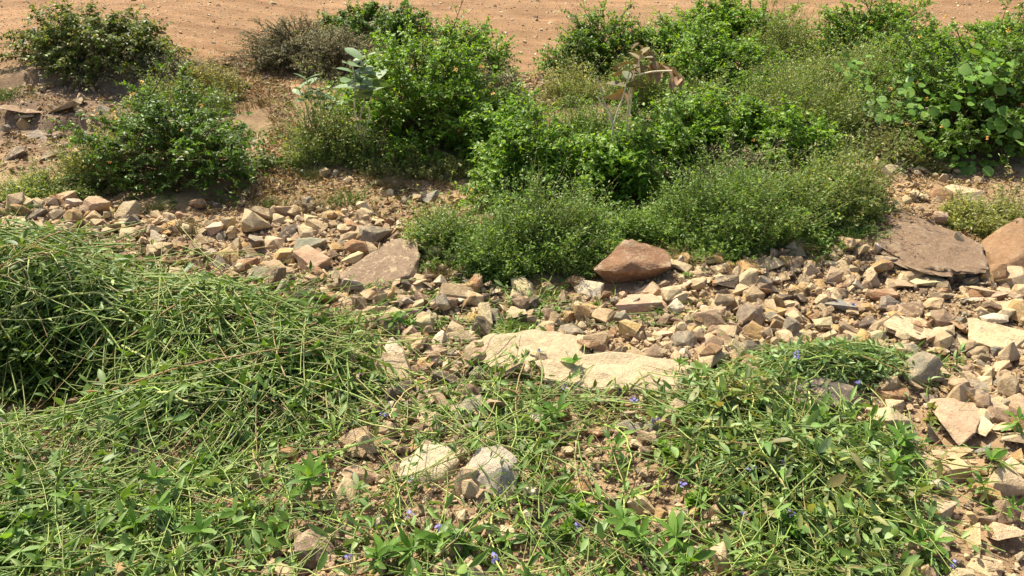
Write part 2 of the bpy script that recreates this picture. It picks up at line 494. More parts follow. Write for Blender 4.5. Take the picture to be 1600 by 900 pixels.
hero('ledge_stone', [(-1, -.3, -.1), (-.75, .7, .6), (0, .95, .7), (.8, .6, .62), (1, -.1, .3), (.75, -.7, .2), (0, -.8, .28), (-.7, -.8, .1), (.6, -.8, -.4), (-.8, -.7, -.5), (.9, .6, -.4)],
     (p[0], p[1] + .10), (.27, .15, .07), (0, 0, .02), (.52, .405, .245), 'smooth cream ledge stone left half of the pale pair in the middle', .04, .16, 6, 18, .01, mat=M_PALE)
p = G(1005, 622)
hero('ledge_stone', [(-1, .2, .55), (-.95, -.5, .25), (-.3, .6, .75), (.3, .55, .72), (.8, .1, .4), (1.05, -.6, .05), (.6, -.8, .0), (-.2, -.75, .25), (-.9, -.7, -.4), (.9, -.4, -.4), (.2, .6, -.4)],
     (p[0], p[1] + .13), (.44, .16, .08), (0, 0, -.10), (.54, .42, .255), 'long pale cream ledge stone sloping right above the cut weeds', .04, .16, 6, 22, .012, mat=M_PALE)
p = G(1290, 640)
hero('grey_slab', [(-1, 0, .3), (-.8, .8, .5), (.2, .9, .6), (.95, .3, .5), (1, -.4, .2), (.2, -.8, .3), (-.8, -.7, .1), (.8, -.6, -.4), (-.8, -.5, -.4), (.6, .8, -.4)],
     (p[0], p[1] + .05), (.145, .10, .09), (0, 0, .0), (.115, .095, .08), 'dark grey slab just above the leafy heap at the right', .05, .05, 4, 25, .01)
p = G(667, 752)
hero('pale_rock', [(-1, -.1, .2), (-.75, -.7, .0), (-.8, .5, .5), (-.1, .8, .95), (.8, .7, .9), (1, .1, .6), (.5, -.4, .55), (0, -.9, .1), (.7, -.7, -.2), (-.7, -.6, -.5), (.8, .5, -.5), (-.3, -.3, .62)],
     (p[0], p[1] + .05), (.115, .09, .085), (0, 0, .1), (.60, .50, .32), 'cream white rock, left of the two pale rocks in the front', .04, .07, 5, 28, -.005, mat=M_PALE)
p = G(765, 770)
hero('pale_rock', [(-.9, -.2, .3), (-.7, -.9, -.2), (-.5, .6, .8), (.2, .8, 1), (.9, .4, .7), (1, -.5, .1), (.3, -.9, .05), (-.3, -.6, .45), (.9, -.6, -.5), (-.8, .5, -.5), (.5, -.2, .75)],
     (p[0], p[1] + .07), (.11, .10, .105), (0, 0, -.2), (.50, .43, .315), 'rounded greyish white rock with tan side, right of the two pale rocks', .04, .07, 5, 31, .005)

HAND = """197 333 46 32 tan blocky|263 357 46 22 ochre flat|93 343 30 28 brown rounded|60 355 28 18 tan blocky|55 325 24 20 dark blocky|30 332 28 22 rust blocky|13 347 38 16 cream flat|50 341 36 12 dark flat
108 357 22 20 cream rounded|187 352 30 16 cream wedge|352 353 24 24 cream wedge|310 321 26 18 rust rounded|258 390 26 16 brown blocky|237 397 30 20 tan blocky|187 403 42 22 tan flat|370 387 32 22 tan blocky
315 375 26 20 tan wedge|387 397 26 22 pinkish blocky|325 457 28 26 grey wedge|12 368 52 20 ochre flat|480 390 52 30 grey flat|497 357 30 22 pinkish blocky|517 340 26 22 tan blocky|488 327 26 20 brown blocky
587 374 46 40 grey blocky|547 358 26 24 rust blocky|622 375 28 24 brown wedge|612 433 24 18 tan rounded|550 406 36 16 cream blocky|440 455 26 28 grey wedge|540 477 36 20 cream blocky|543 507 18 16 whitish wedge
575 497 20 16 rust blocky|715 462 62 22 brown flat|762 497 36 42 cream wedge|680 550 30 18 tan blocky|577 547 24 18 rust blocky|672 310 26 26 bluish_grey wedge|728 365 22 18 whitish blocky|1010 462 42 16 cream flat
1000 484 66 20 pinkish flat|913 489 36 16 ochre flat|898 443 32 20 rust blocky|920 459 46 13 whitish flat|853 452 24 18 pinkish rounded|815 457 46 18 cream blocky|1000 397 26 13 bluish_grey flat|1110 408 30 22 brown wedge
1137 450 42 13 dark flat|1187 447 36 22 brown blocky|1170 497 46 36 grey blocky|1127 513 20 18 cream rounded|1150 518 30 20 brown blocky|1097 498 42 16 tan flat|1060 467 32 22 cream blocky|1037 449 24 18 brown blocky
1033 527 36 22 cream blocky|1053 533 22 18 tan wedge|1153 549 72 24 brown flat|1373 392 28 18 whitish rounded|1390 412 42 18 grey flat|1410 422 24 18 brown wedge|1468 343 22 22 pinkish rounded
1385 303 20 14 rust blocky|1227 382 46 22 rust flat|1225 403 24 22 brown wedge|1272 425 36 30 cream wedge|1300 417 24 18 cream blocky|1303 435 24 24 tan blocky|1323 417 22 22 tan wedge|1327 443 28 20 brown blocky
1450 422 32 16 rust flat|1453 443 48 18 cream flat|1502 437 32 16 tan wedge|1518 444 24 14 cream rounded|1540 457 42 22 tan blocky|1473 463 38 20 brown flat|1317 482 48 18 bluish_grey flat|1387 480 30 32 grey blocky
1458 480 30 20 tan rounded|1473 502 32 26 brown blocky|1425 490 42 14 brown flat|1400 500 22 18 ochre rounded|1323 520 38 32 brown wedge|1290 487 24 20 brown blocky|1220 467 38 18 dark flat|1433 522 82 24 cream wedge
1510 538 52 16 dark flat|1583 487 42 26 cream blocky|1540 497 24 18 dark rounded|1530 507 22 16 cream blocky|1563 540 82 18 cream flat|1420 553 56 30 grey wedge|1470 553 24 16 ochre rounded|1300 530 24 24 cream wedge
1370 530 26 22 cream rounded|1577 593 32 24 brown blocky|1387 662 52 46 cream blocky|1395 617 62 28 rust flat|1537 610 48 34 grey blocky|1550 643 38 20 pinkish flat|1500 655 112 48 pinkish flat|1460 683 28 30 dark wedge
1420 692 42 24 grey blocky|1455 737 58 46 tan blocky|1497 737 48 44 tan blocky|1570 754 58 50 tan blocky|1567 805 46 36 brown blocky|1545 893 50 26 cream flat|1520 845 46 24 tan flat|1373 863 28 26 brown blocky
1537 705 26 20 bluish_grey blocky|558 695 58 46 pinkish blocky|600 690 42 26 tan wedge|723 699 42 38 brown wedge|450 715 30 24 rust blocky|478 687 16 16 pinkish rounded|488 722 26 20 rust blocky|407 750 30 32 tan blocky
563 747 62 26 tan flat|500 860 72 46 brown wedge|730 645 42 32 grey wedge|843 659 42 28 whitish blocky|890 652 26 24 rust wedge|833 778 24 24 whitish rounded|827 837 24 16 dark rounded|910 762 38 26 ochre blocky
927 678 36 16 rust flat|1000 793 36 30 tan blocky|1117 807 28 38 tan blocky|182 657 28 22 rust blocky|147 675 20 24 rust blocky|33 820 26 26 pinkish blocky|213 707 24 20 pinkish wedge|347 667 32 24 tan blocky
360 793 62 38 rust blocky|660 800 26 18 tan flat|1240 585 30 16 tan blocky|1600 640 40 26 tan blocky|840 800 20 18 pinkish blocky|1010 690 26 18 tan blocky|860 740 24 22 rust wedge|1590 560 30 20 brown blocky
95 170 60 12 tan flat|30 180 60 12 brown flat|60 215 48 12 grey flat|120 235 26 20 tan blocky|80 240 34 18 brown flat|15 240 40 26 dark flat|40 187 24 10 cream flat|410 80 24 8 whitish flat|355 100 20 10 brown blocky|375 102 16 9 dark blocky
305 115 20 8 pinkish flat|830 135 14 10 cream blocky|850 150 16 10 cream blocky|868 148 14 9 tan blocky|545 245 14 10 tan blocky|430 330 22 18 tan blocky|700 275 14 12 grey blocky|1345 265 30 16 tan rounded|1390 265 22 14 cream blocky|1355 330 22 12 bluish_grey flat"""
for row in HAND.replace('\n', '|').split('|'):
    a = row.split()
    put_rock(*map(float, a[:4]), a[4].replace('_', ' '), a[5])

def in_poly(x, y, poly):
    poly = np.array(poly); x0, y0 = poly[:, 0], poly[:, 1]
    x1, y1 = np.roll(x0, -1), np.roll(y0, -1)
    r = np.zeros(np.shape(x), bool)
    for a, b, c, d in zip(x0, y0, x1, y1):
        if b == d: continue
        r ^= ((b > y) != (d > y)) & (x < (c - a) * (y - b) / (d - b) + a)
    return r
def wpoly(pts): return [tuple(G(a, b)[:2]) for a, b in pts]
def sample_poly(poly, n, rng):
    p = np.array(poly); lo, hi = p.min(0), p.max(0)
    out = np.zeros((0, 2))
    while len(out) < n:
        q = rng.uniform(lo, hi, (max(n * 3, 64), 2))
        out = np.concatenate([out, q[in_poly(q[:, 0], q[:, 1], poly)]])
    return out[:n]
def area(poly):
    p = np.array(poly); q = np.roll(p, -1, 0)
    return abs((p[:, 0] * q[:, 1] - q[:, 0] * p[:, 1]).sum()) / 2
R_LEFT = wpoly([(-40, 330), (60, 318), (200, 325), (330, 345), (480, 322), (600, 335), (690, 400), (790, 440), (720, 490), (560, 580), (330, 480), (200, 410), (-40, 395)])
R_RIGHT = wpoly([(1050, 420), (1130, 385), (1230, 372), (1350, 392), (1530, 430), (1660, 420), (1660, 690), (1480, 650), (1400, 625), (1150, 605), (900, 570), (760, 470), (930, 462)])
R_BACK = wpoly([(1290, 250), (1420, 240), (1640, 280), (1640, 420), (1520, 430), (1360, 380), (1300, 320)])
R_SCREE = wpoly([(815, 128), (850, 122), (905, 150), (890, 172), (820, 168)])
R_LEDGE = wpoly([(-40, 145), (170, 140), (190, 200), (170, 260), (-40, 265)])
R_SOIL = wpoly([(420, 200), (540, 210), (740, 300), (690, 400), (480, 330), (300, 345), (400, 300)])
R_FRONT = wpoly([(-60, 560), (600, 560), (1150, 600), (1420, 620), (1450, 930), (-60, 930)])
R_CORNER = wpoly([(1380, 620), (1660, 640), (1700, 930), (1430, 930), (1470, 780)])
R_MID = wpoly([(540, 450), (790, 450), (760, 540), (740, 640), (620, 640), (560, 560)])
R_MID2 = wpoly([(880, 500), (1160, 540), (1160, 640), (1080, 600), (900, 555)])
R_GAP = wpoly([(290, 95), (440, 95), (470, 200), (540, 230), (420, 320), (300, 320), (420, 250), (420, 170)])
R_FAR = wpoly([(-100, 2), (1700, 2), (1700, 60), (860, 120), (760, 120), (420, 130), (300, 100), (-60, 150)])

rng = rs(77)
spots = [o.location.to_2d() for o, *_ in ROCKS]
words = list(COLS)
wp = np.array([.27, .26, .09, .05, .13, .05, .035, .02, .08, .03])
KEEP0 = [(o.location.x, o.location.y, o.scale.x, o.scale.y) for o in COL.objects if o.name.split('.')[0] in ('ledge_stone', 'bedrock_hump', 'pale_rock', 'boulder', 'spotted_slab')]
quota = [(R_LEFT, 62), (R_RIGHT, 68), (R_MID, 14), (R_CORNER, 8), (R_BACK, 4)]
for poly, n in quota:
    made = 0
    for q in sample_poly(poly, n * 40, rng):
        pt = (q[0], q[1], tz(*q))
        px, py = proj(pt)
        if not (8 < px < 1592 and 0 < py < 892): continue
        if 1360 < px < 1525 and 330 < py < 425: continue
        W = rng.choice([.085, .105, .13, .175, .22], p=[.30, .30, .22, .12, .06]) * rng.uniform(.9, 1.1)
        if any(((q[0] - a) / ex) ** 2 + ((q[1] - b) / ey) ** 2 < .9 for a, b, ex, ey in KEEP0): continue
        if any((Vector(q) - s).length < W * .8 for s in spots): continue
        dd = dist(pt)
        put_rock(px, py, W * F_PX / dd, W * F_PX / dd * rng.uniform(.5, .8), words[rng.choice(10, p=wp / wp.sum())], loc=pt, rng=rng, sink=rng.uniform(.05, .42))
        spots.append(Vector(q)); made += 1
        if made >= n: break

# rubble too small and too many to count: one object
def stone_bases(n, seed, bev, amp, cuts):
    out = []
    for j in range(n):
        rng = rs(seed + j)
        k = KINDS[j % 4]
        bm = hull(rock_pts(k, rng), bev, cuts, amp, j)
        bm.verts.ensure_lookup_table()
        V = np.array([v.co[:] for v in bm.verts]); Fc = np.array([[v.index for v in f.verts] for f in bm.faces])
        bm.free()
        if k == 'flat': V = V * np.array([1.15, 1, .42])
        out.append((V, Fc))
    return out
MED, TINY = stone_bases(20, 400, .04, .03, 1), stone_bases(12, 500, 0, 0, 0)
cvals = np.array([COLS[w] for w in words])
rub = MB()
KEEP = [(o.location.x, o.location.y, o.scale.x * (.78 if o.name.startswith('bedrock') else 1.0), o.scale.y * (.66 if o.name.startswith('bedrock') else .85)) for o in COL.objects if o.name.split('.')[0] in ('ledge_stone', 'bedrock_hump', 'tilted_slab', 'pale_rock', 'grey_slab', 'boulder', 'spotted_slab')]
def rotm(rng, n, tilt):
    a, b, c = rng.uniform(0, 2 * math.pi, n), rng.normal(size=n) * tilt, rng.normal(size=n) * tilt
    ca, sa, cb, sb, cc, sc = np.cos(a), np.sin(a), np.cos(b), np.sin(b), np.cos(c), np.sin(c)
    z = np.zeros(n); o = np.ones(n)
    Rz = np.stack([ca, -sa, z, sa, ca, z, z, z, o], -1).reshape(n, 3, 3)
    Rx = np.stack([o, z, z, z, cb, -sb, z, sb, cb], -1).reshape(n, 3, 3)
    Ry = np.stack([cc, z, sc, z, o, z, -sc, z, cc], -1).reshape(n, 3, 3)
    return Rz @ Rx @ Ry
def scatter(poly, n, lo, hi, bases, rng, lift=.03, pw=1.8, cp=None, bright=1.0):
    q = sample_poly(poly, n, rng)
    if lo >= .025:                                   # pockets of bare dirt, and nothing heaped on the big slabs
        ok = rng.random(n) < sstep(-.28, .12, fbm(q[:, 0] * 2.3, q[:, 1] * 2.3, 133, 3)) * .85 + .15
        for a, b, ex, ey in KEEP: ok &= ((q[:, 0] - a) / ex) ** 2 + ((q[:, 1] - b) / ey) ** 2 > 1
        q = q[ok]; n = len(q)
    r = lo + (hi - lo) * rng.random(n) ** pw
    z = terrain(q[:, 0], q[:, 1]) + r * rng.uniform(-.25, .25, n) * .5 + rng.uniform(0, lift, n)
    sc = r[:, None] * .5 * np.stack([rng.uniform(.8, 1.25, n), rng.uniform(.65, 1.1, n), rng.uniform(.45, .85, n)], -1)
    R = rotm(rng, n, .45)
    col = cvals[rng.choice(10, n, p=(wp if cp is None else cp) / (wp if cp is None else cp).sum())] * rng.uniform(.75, 1.15, (n, 1)) * bright
    which = rng.integers(0, len(bases), n)
    for b, (V, Fc) in enumerate(bases):
        m = np.nonzero(which == b)[0]
        if not len(m): continue
        Xv = np.einsum('nij,nvj->nvi', R[m], V[None] * sc[m][:, None]) + np.stack([q[m, 0], q[m, 1], z[m]], -1)[:, None]
        Fa = (Fc[None] + (np.arange(len(m)) * len(V))[:, None, None]).reshape(-1, Fc.shape[1])
        rub.add(Xv.reshape(-1, 3), Fa, np.repeat(col[m], len(V), 0))
rng = rs(5)
pale = np.array([.4, .3, .06, .04, .08, .04, .02, .02, .06, .08])
for poly, d1, d2, d3 in ((R_LEFT, 170, 420, 2600), (R_RIGHT, 185, 460, 2900), (R_MID, 120, 420, 2600), (R_MID2, 100, 300, 1500), (R_CORNER, 60, 260, 1300), (R_BACK, 40, 150, 900), (R_LEDGE, 14, 90, 500), (R_SOIL, 8, 60, 700), (R_FRONT, 55, 380, 2800)):
    A = area(poly)
    scatter(poly, int(A * d1), .05, .135, MED, rng, .05, 2.2)
    scatter(poly, int(A * d2), .025, .06, MED if d2 > 300 else TINY, rng, .03)
    scatter(poly, int(A * d3), .008, .026, TINY, rng, .012)
scatter(R_GAP, 120, .03, .08, MED, rng, .01, 2)
scatter(R_GAP, 1500, .01, .035, TINY, rng, .01, 2)
scatter(R_SCREE, 150, .03, .09, MED, rng, .05, cp=pale)
scatter(R_SCREE, 400, .015, .04, TINY, rng, .04, cp=pale)
scatter(R_FAR, 160, .03, .08, MED, rng, .0, 2)
scatter(R_FAR, 1300, .015, .06, TINY, rng, .0, 3, cp=pale, bright=1.25)
scatter(R_FAR, 9000, .008, .024, TINY, rng, .0, 2, cp=pale)
tag(rub.build('rubble_stones', M_RUB, smooth=False), 'small loose rubble stones and pebbles filling the gaps between the larger rocks', None, kind='stuff')

# ------------------------------------------------------------------ shrubs and herbs
LANT = [lin(118, 154, 42), lin(98, 138, 36), lin(142, 172, 56), lin(82, 120, 34)]
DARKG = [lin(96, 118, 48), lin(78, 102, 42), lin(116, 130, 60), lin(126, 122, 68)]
FINE = [lin(116, 148, 62), lin(100, 134, 54), lin(138, 160, 80), lin(108, 132, 68)]
OLIVE = [lin(140, 150, 80), lin(158, 156, 98), lin(122, 140, 68), lin(168, 160, 110)]
TWIGGY = [lin(150, 142, 108), lin(128, 128, 90), lin(164, 152, 120), lin(116, 116, 80)]
DRY = [lin(168, 146, 92), lin(138, 128, 78), lin(120, 124, 66), lin(150, 124, 84)]
BARK = [lin(118, 96, 66), lin(96, 84, 58), lin(110, 112, 62)]
PALEW = [lin(232, 218, 190), lin(214, 200, 170)]

def dome_points(rng, n, rx, ry, h, lump=.22, lo=-.08, rmin=.6):
    th = rng.uniform(0, 2 * math.pi, n)
    s = rng.uniform(lo, 1, n)
    c = np.sqrt(1 - s.clip(0, 1) ** 2)
    L = 1 + lump * 2 * fbm(th * 1.1 + 5, s * 2.2, int(rng.integers(1e6)), 2) + .5 * lump * np.sin(3 * th + rng.uniform(0, 6))
    r = (rmin + (1 - rmin) * rng.random(n) ** .5) * L
    return np.stack([rx * c * np.cos(th) * r, ry * c * np.sin(th) * r, h * s.clip(.02, 1) * r], -1)

def shrub(name, label, cat, cx, by, ty, w, style='lantana', dep=.8, seed=1, stems=70, flowers=0, group=None, dens=1.0, leaf=1.0, cols=None, hmax=1.4):
    rng = rs(1000 + seed)
    pf = G(cx, by)
    W = w * dist(pf) / F_PX
    rx = W / 2
    ry = rx * dep
    c = np.array([pf[0] * (pf[1] + ry) / pf[1], pf[1] + ry * .9, 0])
    rx *= (pf[1] + ry) / pf[1]
    c[2] = tz(c[0], c[1])
    d = ray(cx, ty)
    h = float(np.clip(CAM_H + d[2] / d[1] * c[1] - c[2], .12, hmax))
    root = empty(name, c)
    tag(root, label, cat, group)
    cols = cols if cols is not None else {'lantana': LANT, 'dark': DARKG, 'twiggy': TWIGGY, 'fine': FINE, 'olive': OLIVE, 'grass': DRY}[style]
    lf, st = MB(), MB()
    gz = lambda P: terrain(P[..., 0] + c[0], P[..., 1] + c[1]) - c[2]
    if style in ('lantana', 'dark', 'twiggy'):
        n = int(stems * dens * 1.55)
        tgt = dome_points(rng, n, rx * 1.04, ry * 1.04, h * 1.0, .26, rmin=.6)
        long = rng.random(n) < .14
        tgt[long] *= np.array([1.12, 1.12, 1.32 if style == 'dark' else 1.2])
        b0 = np.stack([rng.normal(size=n) * rx * .25, rng.normal(size=n) * ry * .25, np.zeros(n)], -1)
        b0[:, 2] = gz(b0) - .02
        tgt[:, 2] += gz(tgt) * .6
        mid = b0 * .45 + tgt * .55 + np.stack([np.zeros(n), np.zeros(n), .16 * h + .1 * h * rng.random(n)], -1) + rng.normal(size=(n, 3)) * .03
        t = np.linspace(0, 1, 8)[None, :, None]
        path = (1 - t) ** 2 * b0[:, None] + 2 * t * (1 - t) * mid[:, None] + t * t * tgt[:, None]
        path[:, 1:] += rng.normal(size=(n, 7, 3)) * .008
        add_tubes(st, path, np.linspace(.0055, .002, 8)[None] * np.ones((n, 1)), tint(rng, n, BARK), 4)
        nb = 9
        tb = rng.uniform(.3, 1.0, (n, nb)) ** .8
        pb, tg = interp(path, tb)
        pb, tg = pb.reshape(-1, 3), tg.reshape(-1, 3)
        m = len(pb)
        out = unit(pb * np.array([1 / rx, 1 / ry, .6 / h]) + 1e-4)
        dirb = unit(out * .75 + tg * .35 + rng.normal(size=(m, 3)) * .45 + np.array([-.12, 0, .62]))
        Lb = rng.uniform(.09, .22, m) * (1.0 if style != 'twiggy' else .9)
        t = np.linspace(0, 1, 6)[None, :, None]
        bp = pb[:, None] + dirb[:, None] * Lb[:, None, None] * t + np.array([0, 0, -.32]) * Lb[:, None, None] * t ** 2 + 0
        bp[..., 2] = np.maximum(bp[..., 2], gz(bp) + .01)
        add_tubes(st, bp, np.linspace(.0024, .0009, 6)[None] * np.ones((m, 1)), tint(rng, m, BARK), 3)
        nd = 6 if style != 'twiggy' else 7
        tn = (np.arange(nd) + rng.uniform(.1, .9, (m, nd))) / nd * .88 + .14
        pn, tgn = interp(bp, tn)
        for s in (-1, 1):
            P, T = pn.reshape(-1, 3), tgn.reshape(-1, 3)
            keep = rng.random(len(P)) < (.95 if style != 'twiggy' else .75)
            P, T = P[keep], T[keep]
            k = len(P)
            sd = unit(np.cross(T, np.array([0, 0, 1.0]) + rng.normal(size=(k, 3)) * .5)) * s
            D = unit(sd + T * .55 + rng.normal(size=(k, 3)) * .25 + np.array([0, 0, -.12 if style == 'lantana' else -.45]))
            Nn = unit(np.array([-.15, .0, 1.0]) + rng.normal(size=(k, 3)) * .42)
            Ls = {'lantana': (.018, .039), 'dark': (.022, .046), 'twiggy': (.012, .028)}[style]
            L = rng.uniform(*Ls, k) * leaf
            # clumps of brighter and duller growth
            cl = 1 + .35 * fbm(P[:, 0] * 7 + seed, (P[:, 1] + P[:, 2]) * 7, seed, 2)[:, None]
            add_leaves(lf, OVATE_LO, P, D, Nn, L, tint(rng, k, cols) * cl, rng.uniform(.8, 1.15, k) if style != 'twiggy' else .6)
    elif style in ('fine', 'olive'):
        n = int(stems * dens * (1.9 if style == 'fine' else 2.1))
        q = np.stack([rng.uniform(-1, 1, n * 3), rng.uniform(-1, 1, n * 3)], -1)
        rr = np.hypot(q[:, 0], q[:, 1]); ang = np.arctan2(q[:, 1], q[:, 0])
        edge = 1 + .6 * fbm(ang * 1.6 + 3, ang * 0 + seed, seed, 3)
        q = q[(rr < edge * 1.12) & (rng.random(n * 3) < 1.25 - .8 * rr ** 2 + 1.2 * fbm(q[:, 0] * 3, q[:, 1] * 3, seed + 9, 2))][:n]; n = len(q)
        far = (rng.random(n) < .10) & (stems >= 400)
        q[far] *= rng.uniform(1.0, 1.55, (int(far.sum()), 1))
        rr = np.hypot(q[:, 0], q[:, 1])
        b0 = np.stack([q[:, 0] * rx, q[:, 1] * ry, np.zeros(n)], -1); b0[:, 2] = gz(b0) - .01
        hh = h * ((1.1 - .85 * rr ** 1.5).clip(.15, 1)) * rng.uniform(.4, 1.0, n) * (1 + 1.5 * fbm(q[:, 0] * 2.6, q[:, 1] * 2.6, seed + 3, 3)).clip(.35, 1.6)
        hh = hh * np.where(rng.random(n) < .10, rng.uniform(1.2, 1.8, n), 1)
        lean = rng.normal(size=(n, 2)) * .28 + q * .3
        t = np.linspace(0, 1, 6)
        path = b0[:, None] + np.stack([lean[:, 0:1] * t ** 1.5 * hh[:, None], lean[:, 1:2] * t ** 1.5 * hh[:, None], t[None] * hh[:, None]], -1)
        path[:, 1:] += rng.normal(size=(n, 5, 3)) * .006
        add_tubes(st, path, np.linspace(.0022, .0008, 6)[None] * np.ones((n, 1)), tint(rng, n, [lin(130, 140, 74), lin(110, 124, 64), lin(150, 140, 96)]), 3)
        nd = 14
        tn = rng.uniform(.12, 1.0, (n, nd))
        P, T = interp(path, tn)
        P, T = P.reshape(-1, 3), T.reshape(-1, 3)
        P = np.concatenate([P, P + rng.normal(size=P.shape) * .018]); T = np.concatenate([T, T])
        k = len(P)
        D = unit(rng.normal(size=(k, 3)) * np.array([1, 1, .4]) + T * .7)
        Nn = unit(np.array([-.1, 0, 1.0]) + rng.normal(size=(k, 3)) * .5)
        L = rng.uniform(.011, .028, k) * leaf
        cl = 1 + .4 * fbm((P[:, 0] + c[0]) * 5, (P[:, 1] + c[1]) * 5, 31, 3)[:, None]
        add_leaves(lf, LANCE_LO, P, D, Nn, L, tint(rng, k, cols) * cl, rng.uniform(.9, 1.7, k))
    elif style == 'grass':
        n = int(stems * dens)
        q = rng.normal(size=(n, 2)) * .42
        b0 = np.stack([q[:, 0] * rx, q[:, 1] * ry, np.zeros(n)], -1); b0[:, 2] = gz(b0) - .01
        hh = h * rng.uniform(.4, 1.1, n)
        lean = rng.normal(size=(n, 2)) * .45 + q * .5
        t = np.linspace(0, 1, 6)
        path = b0[:, None] + np.stack([lean[:, 0:1] * t ** 2 * hh[:, None], lean[:, 1:2] * t ** 2 * hh[:, None], (t - .25 * t ** 3)[None] * hh[:, None]], -1)
        add_tubes(lf, path, np.linspace(.0026, .0006, 6)[None] * np.ones((n, 1)), tint(rng, n, cols), 3)
    if lf.n: lf.build('foliage', M_LEAF if style not in ('twiggy', 'grass') else M_DRY, root)
    if st.n: st.build('stem_sprays', M_STEM, root)
    if flowers:
        ang = rng.uniform(0, 2 * math.pi, flowers)
        pts = dome_points(rng, flowers * 3, rx, ry, h, .15, .15, .97)
        pts = pts[pts[:, 1] < ry * .5][:flowers] * 1.03
        for q in pts:
            f = MB()
            k = 12
            P = q + rng.normal(size=(k, 3)) * .006
            D = unit(rng.normal(size=(k, 3)) + np.array([0, -.2, .2]))
            add_leaves(f, ROUND, P, D, unit(rng.normal(size=(k, 3)) * .5 + np.array([-.2, -.4, 1])), .0095, tint(rng, k, [lin(236, 190, 96), lin(224, 150, 96), lin(240, 214, 140)], .1))
            f.build('flower_head', M_PETAL, root)
    return root, c, (rx, ry, h)

LG = 'yellow flowered lantana shrubs on the bank'
LANDMARKS = []
def bush(short, *a, **k):
    r = shrub(*a, **k)
    LANDMARKS.append((short, r[1] + np.array([0, -r[2][1] * .8, 0])))
    return r
bush('the dark droopy shrub', 'dark_shrub', 'dark green shrub with drooping leaves at the top left corner', 'shrub', 165, 138, 12, 250, 'dark', .55, 1, 85, hmax=1.1)
shrub('dry_bush', 'grey brown twiggy undergrowth along the foot of the dark top left shrub', 'bush', 180, 142, 84, 290, 'twiggy', .35, 2, 70)
bush('the left lantana', 'lantana_shrub', 'rounded lantana shrub standing alone at the left above the rubble', 'shrub', 292, 310, 125, 270, 'lantana', .75, 3, 100, 9, LG, cols=LANT[1:2] + LANT[3:] + DARKG[:2])
shrub('herb_plant', 'pale olive herb clump at the left foot of the left lantana shrub', 'plant', 165, 305, 225, 110, 'olive', .8, 4, 180)
shrub('herb_plant', 'small green and straw coloured herb clump at the left edge', 'plant', 75, 318, 262, 150, 'olive', .6, 5, 170, cols=OLIVE + FINE)
shrub('herb_plant', 'sparse olive weeds behind the left lantana near the bank', 'plant', 335, 165, 100, 110, 'olive', .9, 6, 220, cols=OLIVE + DRY)
bush('the grey dry bush', 'dry_bush', 'grey brown dry bush left of the dark green back shrub', 'bush', 470, 118, 30, 150, 'twiggy', .8, 7, 120)
bush('the dark back shrub', 'dark_shrub', 'small glossy dark shrub behind the big middle lantana', 'shrub', 585, 75, 10, 190, 'dark', .6, 8, 70, cols=DARKG[:2] + LANT[1:2])
bush('the big middle lantana', 'lantana_shrub', 'largest bright lantana shrub left of centre beside big grey leaves', 'shrub', 655, 258, 45, 270, 'lantana', .85, 9, 150, 16, LG)
shrub('herb_plant', 'olive weeds around the big grey green leaves left of the middle lantana', 'plant', 525, 262, 150, 150, 'olive', .5, 10, 330, cols=OLIVE + FINE)
shrub('dry_bush', 'thin grey twiggy bush along right side of the big middle lantana', 'bush', 775, 200, 110, 110, 'twiggy', .9, 11, 70)
bush('the centre lantana', 'lantana_shrub', 'lantana shrub in the centre rising behind the low herb mat', 'shrub', 820, 332, 195, 180, 'lantana', .8, 12, 75, 6, LG)
bush('the low herb mat', 'herb_plant', 'low dense bright green herb mat left of the brown boulder', 'plant', 815, 440, 300, 320, 'fine', .55, 13, 1000)
shrub('herb_plant', 'low bright green herb fringe just behind the brown boulder', 'plant', 905, 405, 300, 210, 'fine', .6, 14, 420)
bush('the right herb mat', 'herb_plant', 'wide fine leaved green herb mat right of the brown boulder', 'plant', 1130, 410, 265, 280, 'fine', .75, 15, 1000)
shrub('herb_plant', 'olive tinged herb clump between the right herb mat and the bedrock hump', 'plant', 1268, 375, 255, 160, 'olive', .75, 16, 420, cols=FINE + OLIVE)
bush('the middle right lantana', 'lantana_shrub', 'lantana shrub right of centre below the bleached forked twigs', 'shrub', 1055, 292, 150, 220, 'lantana', .7, 17, 105, 8, LG)
bush('the lantana above the right herb mat', 'lantana_shrub', 'broad lantana shrub between the bleached twigs and the pale olive herbs', 'shrub', 1150, 285, 165, 170, 'lantana', .8, 18, 75, 4, LG)
bush('the upper centre lantana', 'lantana_shrub', 'dense lantana shrub behind the bleached twigs at the bank edge', 'shrub', 935, 128, 20, 165, 'lantana', .8, 19, 100, 3, LG, cols=LANT + DARKG[:2])
shrub('grass_tuft', 'tall thin green grass tuft standing behind the withered sapling', 'grass', 1000, 100, -5, 70, 'grass', .8, 20, 220, cols=OLIVE + FINE)
bush('the upper right lantana', 'lantana_shrub', 'lantana shrub right of the withered brown leaves', 'shrub', 1110, 168, 55, 190, 'lantana', .8, 21, 100, 5, LG)
shrub('lantana_shrub', 'small lantana shrub at the top edge right of the tall grass', 'shrub', 1110, 75, -10, 110, 'lantana', .7, 22, 55, 2, LG)
shrub('herb_plant', 'fine grassy herbs at the top right between two lantana shrubs', 'plant', 1215, 105, 20, 120, 'fine', .8, 23, 320, cols=OLIVE + FINE)
bush('the pale olive herbs', 'herb_plant', 'tall pale olive herb stand left of the broad leaf vine', 'plant', 1250, 240, 95, 170, 'olive', .9, 24, 560, cols=FINE[:3] + OLIVE[:2])
shrub('herb_plant', 'lime green herb tuft in front of the tall pale olive herbs', 'plant', 1255, 290, 200, 120, 'fine', .7, 25, 240)
